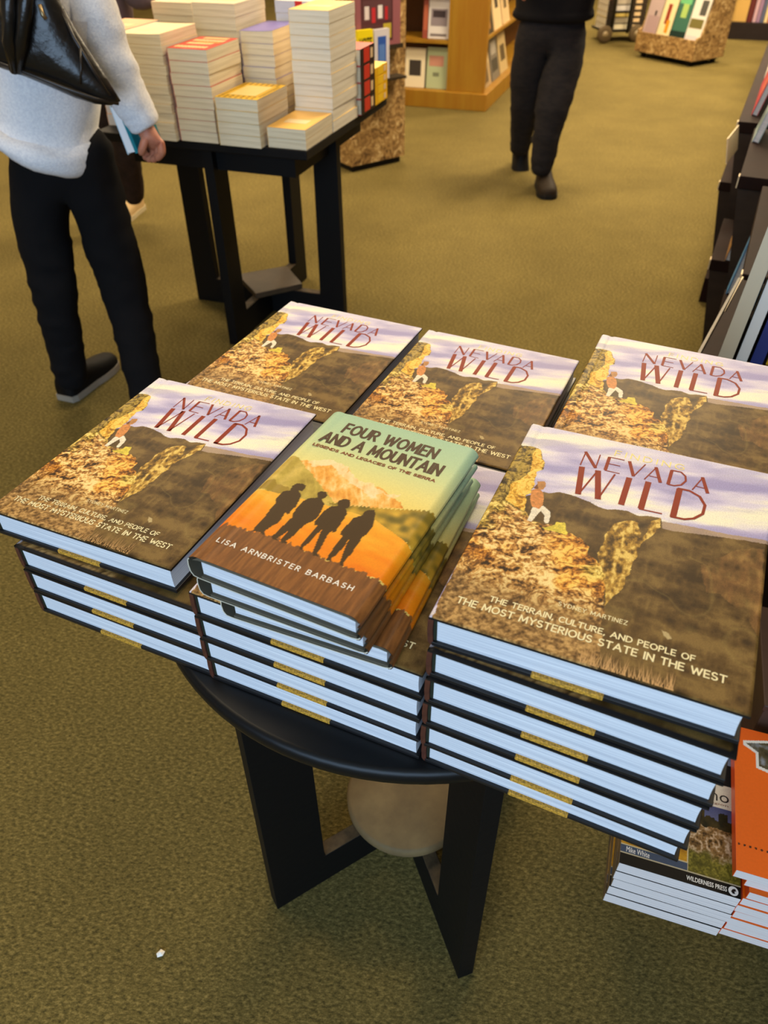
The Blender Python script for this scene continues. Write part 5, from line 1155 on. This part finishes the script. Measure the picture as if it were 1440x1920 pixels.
for s0, w0, z in ((1.55, .171, .70), (2.86, .171, .70)):
    o = thing('price_card', 'cream shelf card nearest the front on the right aisle shelving' if s0 < 2 else 'cream shelf card further back on the right aisle shelving', 'card', tuple(sw(s0, w0, z)), AXIS)
    mb = MB(); mb.hexa([(.016, 0, -.075), (.019, 0, -.075), (.054, .19, -.075), (.051, .19, -.075), (0, 0, 0), (.003, 0, 0), (.038, .19, 0), (.035, .19, 0)]); mb.build('card', TAGM, o)
RB = [ # s, w, z, width along aisle, height, thickness, lean, cover, bands, label
 (3.30, .262, .40, .26, .27, .02, .10, (172, 196, 216), [(.2, .8, .2, .3, (90, 104, 116)), (.2, .7, .5, .6, (100, 110, 120)), (.3, .9, .75, .85, (90, 98, 110))], 'pale blue book with grey lettering, lower tier of the right shelving'),
 (3.60, .300, .40, .18, .26, .02, .12, (168, 180, 226), [(.3, .8, .4, .7, (110, 120, 180))], 'lavender book beside the pale blue one on right shelving'),
 (3.20, .250, .70, .55, .25, .02, .22, (196, 60, 72), [(.1, .45, .4, .8, (236, 220, 214)), (.6, .9, .2, .9, (214, 112, 84))], 'crimson book on the upper tier of the farthest right section'),
 (3.85, .31, .70, .5, .28, .02, .22, (226, 214, 204), [(.1, .8, .3, .8, (150, 90, 90))], 'white book beyond the crimson one on the upper tier'),
 (2.84, .245, .70, .17, .27, .02, .22, (168, 186, 184), [(.1, .9, .1, .3, (110, 130, 132)), (.2, .7, .5, .8, (60, 90, 150))], 'grey green book on the upper tier of the third right section'),
 (2.50, .290, .70, .22, .20, .02, .22, (216, 146, 52), [(.1, .9, .1, .9, (204, 126, 34))], 'orange book on the upper tier of the third right section'),
 (2.30, .300, .70, .08, .25, .02, .22, (204, 198, 192), [(.2, .8, .2, .6, (200, 70, 50))], 'white and red book on the upper tier of the second section'),
 (2.62, .245, .40, .20, .26, .02, .12, (158, 116, 58), [(.1, .9, .2, .7, (136, 92, 44))], 'tan book on the lower tier of the third right section'),
 (2.36, .250, .40, .05, .26, .02, .12, (70, 140, 196), [(.1, .9, .1, .9, (110, 164, 214))], 'blue book beside the cream shelf card on the right shelving'),
]
NB_ = [(1.345, .160, .20, .25, .024, (206, 190, 160), 'thick cream spine at the front of the nearest right shelf'), (1.345, .190, .2, .25, .018, (224, 218, 208), 'white spine beside the thick cream one on the nearest right shelf'),
       (1.345, .214, .2, .22, .02, (44, 52, 110), 'navy spine behind the white one on the nearest right shelf'), (1.345, .240, .2, .24, .03, (222, 168, 30), 'yellow spine at the far right of the nearest shelf'), (1.575, .205, .15, .27, .018, (26, 120, 178), 'tall blue spine behind the cream and white ones on the nearest right shelf'), (1.58, .230, .15, .27, .03, (226, 222, 216), 'pale spine beside the tall blue one on the nearest right shelf')]
for s, w, dep, h, th, c, lab in NB_:
    M = Matrix.Translation(sw(s, w + th, .7005)) @ Matrix.Rotation(AXIS - math.radians(9), 4, 'Z') @ Matrix.Rotation(math.pi / 2, 4, 'Z') @ Matrix.Rotation(.06, 4, 'X')
    simple_book('shelved_book', lab, dep, h, th, M, c, PAPER, 'books on the right aisle shelving')
for s, w, z, wd, h, th, lean, c, bands, lab in RB:
    M = Matrix.Translation(sw(s, w, z + .0005)) @ Matrix.Rotation(AXIS + SAW, 4, 'Z') @ Matrix.Translation((0, wd, 0)) @ Matrix.Rotation(-math.pi / 2, 4, 'Z') @ Matrix.Rotation(-lean, 4, 'X')
    simple_book('shelved_book', lab, wd, h, th, M, c, PAPER, 'books on the right aisle shelving', bands)
